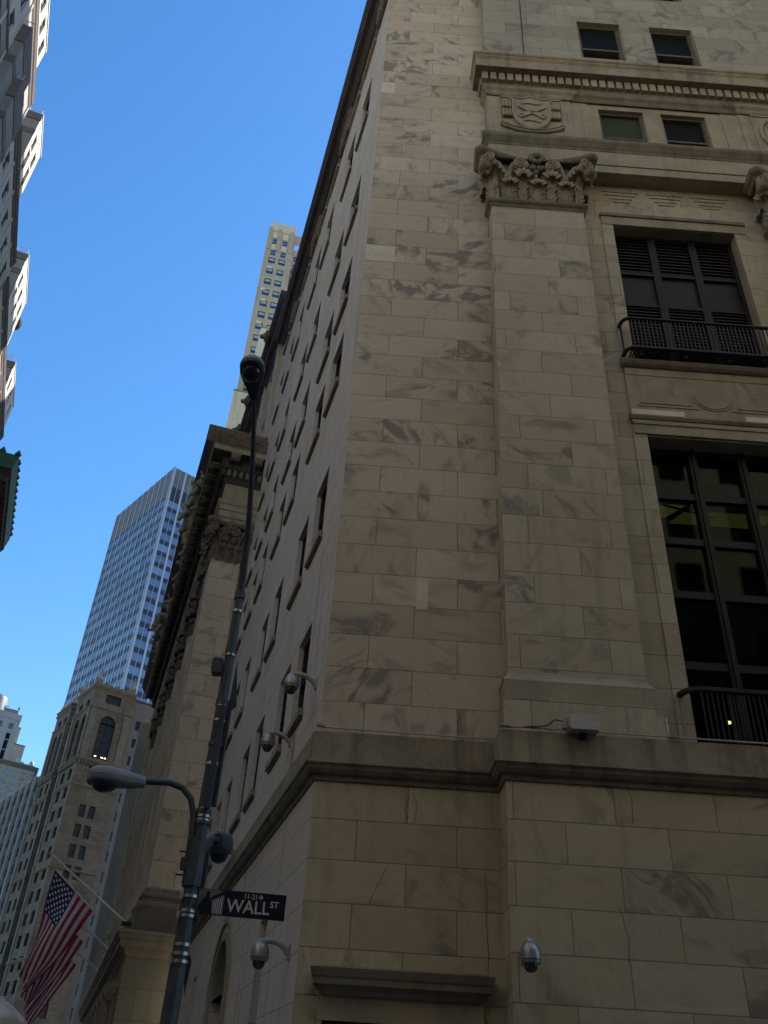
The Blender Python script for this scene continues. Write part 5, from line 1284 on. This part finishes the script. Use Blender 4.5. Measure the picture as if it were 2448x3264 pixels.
def left_wing(s0, s1, z0, z1, y0, nw, rows_, back=9):
    b = MB(); d_ = (s1-s0-.6)/nw
    hs = [(s0+.3+d_*(i+.5)-.45, s0+.3+d_*(i+.5)+.45, z-1.9, z) for i in range(nw) for z in rows_]
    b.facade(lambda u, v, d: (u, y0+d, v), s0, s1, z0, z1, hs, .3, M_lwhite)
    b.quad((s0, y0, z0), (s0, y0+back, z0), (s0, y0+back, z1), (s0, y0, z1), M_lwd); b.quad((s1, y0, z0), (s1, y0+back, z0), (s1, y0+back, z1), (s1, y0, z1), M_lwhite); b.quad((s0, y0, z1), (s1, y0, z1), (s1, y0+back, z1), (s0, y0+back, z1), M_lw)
    wo = b.build("upper_wing", LB)
    t = MB(); t.box(s0-.10, y0-.06, z1-.9, s0, y0+back, z1+.05, M_brn); t.box(s0-.06, y0-.03, z1-3.0, s0, y0+back, z1-2.3, M_brn); t.box(s0-.1, y0-.08, z1, s1+.1, y0+.2, z1+.15, M_lwhite)
    t.build("brown_band", wo)
    r_ = MB()
    for q in range(int(back/1.1)): r_.tube([(s0+.2, y0+.2+1.1*q, z1), (s0+.2, y0+.2+1.1*q, z1+1.0)], .03, M_lightgrey, 5)
    r_.tube([(s0+.2, y0+.2, z1+1.0), (s0+.2, y0+back, z1+1.0)], .035, M_lightgrey, 5); r_.tube([(s0+.2, y0+.2, z1+.5), (s0+.2, y0+back, z1+.5)], .02, M_lightgrey, 5)
    r_.build("roof_railing", wo)
    copies("window", sash_mb(.9, 1.9, M_brn, M_wing, M_brn), wo, [TR((h[0]+h[1])/2, y0+.15, h[2]) for h in hs])
left_wing(30, 47.4, 73.0, 75.8, 17.0, 9, (75.2,))
left_wing(32, 44.5, 75.8, 84, 17.6, 6, (82, 79))
left_wing(54, 58.4, 69.3, 76.3, 17.0, 2, (74.6, 72.4, 70.9)); left_wing(69, 76, 67.1, 73.9, 17.0, 3, (72.3, 70.2)); left_wing(82.5, 90.5, 67.1, 70.7, 17.0, 3, (69.7,))
for s0, s1, y0, z1 in ((43.2, 47.0, 15.9, 64.5), (41.6, 46, 16.5, 69.0)):
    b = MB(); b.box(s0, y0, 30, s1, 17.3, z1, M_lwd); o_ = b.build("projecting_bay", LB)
    b = MB(); b.box(s0-.08, y0-.05, z1-2.2, s1, 17.3, z1+.05, M_brn); b.box(s0-.05, y0-.04, z1-5, s1, 17.3, z1-4.2, M_brn); b.build("brown_band", o_)
    r_ = MB(); r_.tube([(s0+.1, y0+.1, z1+.9), (s0+.1, 17.2, z1+.9)], .035, M_lightgrey, 5)
    for q in range(3): r_.tube([(s0+.1, y0+.1+.4*q, z1), (s0+.1, y0+.1+.4*q, z1+.9)], .03, M_lightgrey, 5)
    r_.build("roof_railing", o_)
b = MB(); b.ball((77, 17.4, 71.6), .9, .7, .8, plain("roof_shrub_leaves", (.03, .05, .03), .9, var=.4, scale=4), 9, 6)
tag(b.build("roof_shrub"), "dark shrub on a roof terrace of the long grey building at the left edge", "shrub"); bpy.data.objects["roof_shrub"].rotation_euler = (0, 0, R(108))

d108 = Vector((math.cos(R(108)), math.sin(R(108)), 0)); n108 = Vector((-math.sin(R(108)), math.cos(R(108)), 0))
gpos = d108*95.3 + n108*15.0
GC = thing("green_cornice_building", "old building with a green copper roof cornice at the left edge", "building", (gpos.x, gpos.y, 0), R(109.6))
M_gc = plain("green_copper", (.045, .105, .055), .7, var=.3, scale=1.0, bumps=.1, streak=.4); M_gcs = plain("sooty_brown_stone", (.075, .06, .05), .9, var=.3, scale=.8)
b = MB(); gh = [(1.2+2.6*i, 2.4+2.6*i, 60-4*k, 62.2-4*k) for i in range(7) for k in range(8)]
b.facade(lambda u, v, d: (u, 1.5+d, v), .6, 20, 0, 64.6, gh, .3, M_gcs); b.quad((.6, 1.5, 0), (.6, 25, 0), (.6, 25, 64.6), (.6, 1.5, 64.6), M_gcs); b.build("wall", GC)
copies("window", sash_mb(1.2, 2.2, M_bronze, M_wing), GC, [TR((h[0]+h[1])/2, 1.65, h[2]) for h in gh])
pth = [(19.5, 1.5), (.6, 1.5), (.6, 20)]
b = MB(); b.sweep(pth, [(0, 62.6), (.1, 62.8), (.15, 63.4), (.3, 63.5), (.35, 64.2), (.9, 64.6), (1.2, 64.7)], M_gcs); b.build("lower_cornice", GC)
b = MB(); b.sweep(pth, [(1.2, 64.7), (1.22, 65.3), (1.3, 65.5), (1.5, 66.6), (0, 67.0)], M_gc); 
b.build("copper_cornice", GC)
cb2 = MB(); cb2.box(-.25, -.85, 63.6, .25, 0, 64.6, M_gcs)
copies("bracket", cb2, GC, [TR(1.0+1.15*i, 1.4, 0) for i in range(16)] + [TR(.5, 2.4+1.2*i, 0, R(-90)) for i in range(8)])
an = MB(); an.lathe([(.3, 0), (.42, .2), (.25, .5), (.1, .75), (0, .85)], (0, 0, 0), M_gc, 8); an.ball((-.2, 0, .5), .22, .12, .22, M_gc, 7, 5); an.ball((.2, 0, .5), .22, .12, .22, M_gc, 7, 5)
copies("antefix", an, GC, [TR(-.8, .2, 66.6)] + [TR(-.6, 2+2*i, 66.7) for i in range(5)] + [TR(1+1.6*i, .1, 66.6) for i in range(12)], 40)

# ================================================================== street lamp
LX, LY = -1.375, 8.39
LP = thing("street_lamp", "dark steel lamp post with three lamp heads beside the stone corner building", "street lamp", (LX, LY, 0))
b = MB(); b.tube([(0, 0, 0), (0, 0, .5)], [.17, .16], M_pole, 8); b.tube([(0, 0, .5), (0, 0, 6.35)], [.088, .044], M_pole, 8); b.build("pole", LP)
for z, h_ in ((6.30, .09), (5.62, .05), (5.05, .06), (4.62, .04), (3.96, .05), (3.86, .03)): b = MB(); b.tube([(0, 0, z-h_/2), (0, 0, z+h_/2)], .088-(z-.5)*.0075+.012, M_pole, 12); b.build("collar", LP)
for z in (6.10, 5.58, 5.02, 4.86, 4.42, 3.98, 3.92, 3.88, 3.22, 3.10, 3.06, 2.83, 2.76, 2.70):
    b = MB(); b.tube([(0, 0, z-.013), (0, 0, z+.013)], .088-(z-.5)*.0075+.008, M_steel, 12)
    if z in (5.58, 3.22, 3.06, 2.7): b.box(-.075, -.085, z-.03, -.045, -.06, z+.03, M_steel)
    b.build("steel_band", LP)
b = MB(); b.box(-.155, -.06, 5.36, -.06, .05, 5.52, M_lampblk); b.box(-.165, -.05, 5.40, -.155, .04, 5.48, M_pole); b.build("control_box", LP)
b = MB(); b.tube([(.03, -.06, 5.0), (.03, -.075, 4.55), (.035, -.08, 3.98)], .028, M_lampblk, 6); b.build("cable_cover", LP)
b = MB(); b.tube([(0, 0, 3.30), (0, 0, 3.72)], .088, M_pole, 8); b.box(.04, .0, 3.0, .11, .07, 3.62, M_lampblk); b.build("sleeve", LP)
b = MB(); b.box(.05, .03, 4.05, .09, .12, 5.1, M_lampblk); b.add([(.08, .02, 5.55), (.08, .06, 5.2), (.14, .06, 5.05), (.06, .04, 4.95)], [(0, 1, 2), (0, 2, 3), (0, 3, 1), (1, 3, 2)], M_lampblk); b.build("side_bracket", LP)
b = MB(); b.add([(.03, .05, 2.85), (.10, .05, 2.72), (.085, .05, 2.45), (.05, .05, 2.62), (.03, .055, 2.85), (.10, .055, 2.72), (.085, .055, 2.45), (.05, .055, 2.62)], [(0, 1, 2, 3), (7, 6, 5, 4), (0, 4, 5, 1), (1, 5, 6, 2), (2, 6, 7, 3), (3, 7, 4, 0)], M_lampblk); b.build("loose_bracket", LP)
def lamp_head(name, M, top, bottom, lens=True):
    """cobra head: neck at origin, points along +x, up is z; 0.66 long"""
    secs = [(0, .055, .05, -.05), (.05, .075, .06, -.055), (.16, .10, .075, -.07), (.30, .145, .095, -.075), (.44, .178, .105, -.075), (.56, .172, .10, -.075), (.635, .13, .085, -.07), (.67, .07, .06, -.055)]
    def shell(z_of, m, nm, parent):
        b = MB(); vs = []; n_ = 14
        for x, w_, zt, zb in secs:
            for j in range(n_+1):
                a = math.pi*j/n_; y = w_*math.cos(a); vs.append(M @ Vector((x, y, z_of(math.sin(a), zt, zb))))
        k = len(secs); fs = [(i*(n_+1)+j, i*(n_+1)+j+1, (i+1)*(n_+1)+j+1, (i+1)*(n_+1)+j) for i in range(k-1) for j in range(n_)]
        fs += [tuple(range(n_+1)), tuple((k-1)*(n_+1)+j for j in range(n_, -1, -1))]
        b.add(vs, fs, m); return b.build(nm, parent, None, 50)
    root = shell(lambda s_, zt, zb: s_**.55*zt, top, "luminaire", LP)
    shell(lambda s_, zt, zb: s_**.55*zb-.004, bottom, "lower_housing", root)
    b = MB(); b.ball((0, 0, 0), .15, .135, .085, M_lens, 18, 12); 
    b.v = [tuple(M @ Vector((p[0]+.46, p[1], min(p[2], 0.0)-.062))) for p in b.v]; b.build("lens_bowl", root, None, 60)
    return root
def aim(p, d, roll=0):
    d = Vector(d).normalized(); z = Vector((0, 0, 1)); y = z.cross(d).normalized(); z = d.cross(y)
    m = Matrix((d, y, z)).transposed().to_4x4(); return Matrix.Translation(p) @ m
b = MB(); tp = [(0, 0, 6.25), (.0, -.03, 6.5), (.01, -.20, 6.95), (0, -.45, 7.4), (-.01, -.72, 7.8), (-.03, -1.0, 8.16), (-.035, -1.10, 8.27)]
b.tube(tp, [.042, .040, .036, .032, .029, .027, .027], M_lampblk, 10); b.build("lamp_arm", LP, None, 50)
lamp_head("top", aim((-.035, -1.07, 8.25), (-.01, -.90, .16)) @ Matrix.Diagonal((.80, .76, .95, 1)), M_lampgrey, M_lampblk)
b = MB(); b.tube([(-.07, -.02, 3.50), (-.075, -.03, 3.74), (-.085, -.04, 3.92), (-.13, -.06, 4.06), (-.22, -.08, 4.15), (-.34, -.10, 4.185), (-.60, -.14, 4.17)], .03, M_pole, 10); b.build("lamp_arm", LP, None, 50)
b = MB(); b.box(-.125, -.06, 3.44, -.06, .03, 3.54, M_lampblk); b.tube([(-.16, 0, 3.40), (.05, 0, 3.40)], .008, M_iron, 5); b.tube([(-.16, 0, 3.60), (.05, 0, 3.60)], .008, M_iron, 5); b.box(-.085, -.05, 3.32, -.07, .05, 3.66, M_lampblk); b.build("arm_clamp", LP)
lamp_head("left", aim((-.57, -.13, 4.165), (-1, -.30, -.04)) @ Matrix.Diagonal((.78, .85, .92, 1)), M_lampgrey, M_lampgrey)
b = MB(); b.tube([(.03, .05, 3.55), (.05, .12, 3.72), (.08, .25, 3.80), (.11, .42, 3.82)], .028, M_pole, 8); b.build("lamp_arm", LP, None, 50)
lamp_head("rear", aim((.115, .38, 3.82), (-.06, 1, .12)) @ Matrix.Diagonal((.85, .72, 1.2, 1)), M_lampblk, M_lampblk)

# ------------------------------------------------------------------ street sign
SGN = thing("street_sign", "black street name sign reading WALL ST, strapped to the lamp post", "sign", (LX, LY, 3.0), math.atan2(.09, .80))
W0, W1, Z0, Z1 = .03, .855, .085, .30
b = MB(); b.box(W0, -.012, Z0, W1, 0, Z1, M_signblk); b.build("plate", SGN)
b = MB(); b.box(-.07, -.055, .10, .06, .07, .17, M_lampblk); b.box(-.05, -.03, .06, .10, .02, .12, M_lampblk); b.build("clamp", SGN)
b = MB(); yq = -.0135
b.box(W0+.04, yq, Z0+.004, W0+.275, -.0122, Z1-.004, M_signgry)
b.box(W0+.19, yq-.001, Z0+.005, W0+.272, yq, Z0+.03, M_signgry)
def sil(pts, m, y=yq-.001): b.add([(W0+p[0], y, Z0+p[1]) for p in pts], [tuple(range(len(pts)))], m)
sil([(0, .0), (.185, .0), (.18, .04), (.172, .09), (.155, .125), (.143, .15), (.142, .165), (.146, .178), (.138, .192), (.122, .194), (.112, .182), (.115, .165), (.110, .150), (.085, .125), (.06, .085), (.04, .03), (0, .02)], M_signblk)
sil([(.16, .12), (.275, .175), (.275, .21), (.245, .21), (.158, .14)], M_blk, yq-.0015); sil([(.165, .15), (.262, .20), (.225, .208), (.17, .17)], M_signgry, yq-.002)
for k in range(5): sil([(.183+.018*k, .018), (.191+.018*k, .018), (.193+.018*k, .125+.008*k), (.185+.018*k, .122+.008*k)], M_signwht, yq-.002)
b.build("picture_panel", SGN)
def text(body, size, x, z, nm, parent, bold=.0, sx=1.0):
    cu = bpy.data.curves.new(nm, 'FONT'); cu.body = body; cu.size = size; cu.extrude = .0006; cu.offset = bold
    to = bpy.data.objects.new(nm, cu); S.collection.objects.link(to); bpy.context.view_layer.update()
    me = bpy.data.meshes.new_from_object(to.evaluated_get(bpy.context.evaluated_depsgraph_get())); bpy.data.objects.remove(to)
    me.materials.clear(); me.materials.append(M_signwht); me.name = nm
    return link(nm, me, parent, Matrix.Translation((x, -.0135, z)) @ Matrix.Rotation(R(90), 4, 'X') @ Matrix.Scale(sx, 4, (1, 0, 0)))
text("WALL", .152, .335, .125, "lettering", SGN, .0018, .93)
text("ST", .075, .715, .185, "lettering", SGN, .0012)
text("11-21", .058, .475, .243, "lettering", SGN, .0005, .95)
b = MB(); b.add([(.605, -.0138, .258), (.632, -.0138, .258), (.618, -.0138, .244), (.626, -.0138, .240), (.650, -.0138, .2625), (.626, -.0138, .285), (.618, -.0138, .281), (.632, -.0138, .267), (.605, -.0138, .267)], [(0, 1, 7, 8), (1, 2, 3, 4), (1, 4, 7), (4, 5, 6, 7)], M_signwht); b.build("arrow", SGN)

# ------------------------------------------------------------------ white street umbrella
UM = thing("street_umbrella", "white canvas umbrella top at the lower left corner of the view", "umbrella", (-7.02, 19.0, .17))
b = MB(); prof = [(.02, 3.42), (.25, 3.36), (.6, 3.22), (.95, 3.02), (1.2, 2.84), (1.27, 2.78), (1.26, 2.62)]; n_ = 48; vs = []
for r_, z in prof:
    for j in range(n_):
        a = 2*math.pi*j/n_; k = abs(math.sin(4*a)); vs.append((r_*math.cos(a), r_*math.sin(a), z-.06*r_*(1-k)+(.02*math.sin(a*11) if r_ > .9 else 0)))
b.add(vs, [(i*n_+j, i*n_+(j+1) % n_, (i+1)*n_+(j+1) % n_, (i+1)*n_+j) for i in range(len(prof)-1) for j in range(n_)], M_cloth); b.build("canopy", UM, None, 60)
b = MB(); b.tube([(0, 0, -.17), (0, 0, 3.4)], .025, M_lightgrey, 8); b.build("pole", UM)

# ------------------------------------------------------------------ the side of the main street behind the camera
M_opp = plain('warm_limestone', (.58, .50, .38), .85, var=.1, scale=.3, bumps=0)
def opposite(name, label, x0, x1, y, h, m):
    t = thing(name, label, "building"); b = MB(); n_ = int((x1-x0)/3.5)
    hs = [(x0+3.5*i+.9, x0+3.5*i+2.4, 5+4*k, 7.4+4*k) for i in range(n_) for k in range(int((h-8)/4))]
    b.facade(lambda u, v, d: (u, y-d, v), x0, x1, 0, h, hs, .3, m)
    for xx in (x0, x1): b.quad((xx, y, 0), (xx, y-20, 0), (xx, y-20, h), (xx, y, h), m)
    b.quad((x0, y-20, 0), (x1, y-20, 0), (x1, y-20, h), (x0, y-20, h), m); b.quad((x0, y, h), (x1, y, h), (x1, y-20, h), (x0, y-20, h), m)
    b.build("wall", t)
    g_ = MB(); g_.box(x0+.3, y-.34, 4.5, x1-.3, y-.3, h-1.5, M_wing); g_.build("glazing", t)
opposite("bank_building", "grey stone bank across the street behind the viewer", -2, 60, -6, 58, M_opp)
opposite("marble_hall", "pale marble hall across the street behind the viewer", -44, -4, -9, 28, M_opp)
NB = thing("unseen_sun_blocker", "plain unseen block added right of the view to keep sun off the street", "building")
b = MB(); b.box(25, 15.6, 0, 110, 50, 55, M_opp); b.build("wall", NB)  # box added out of view to limit sun on the facades opposite
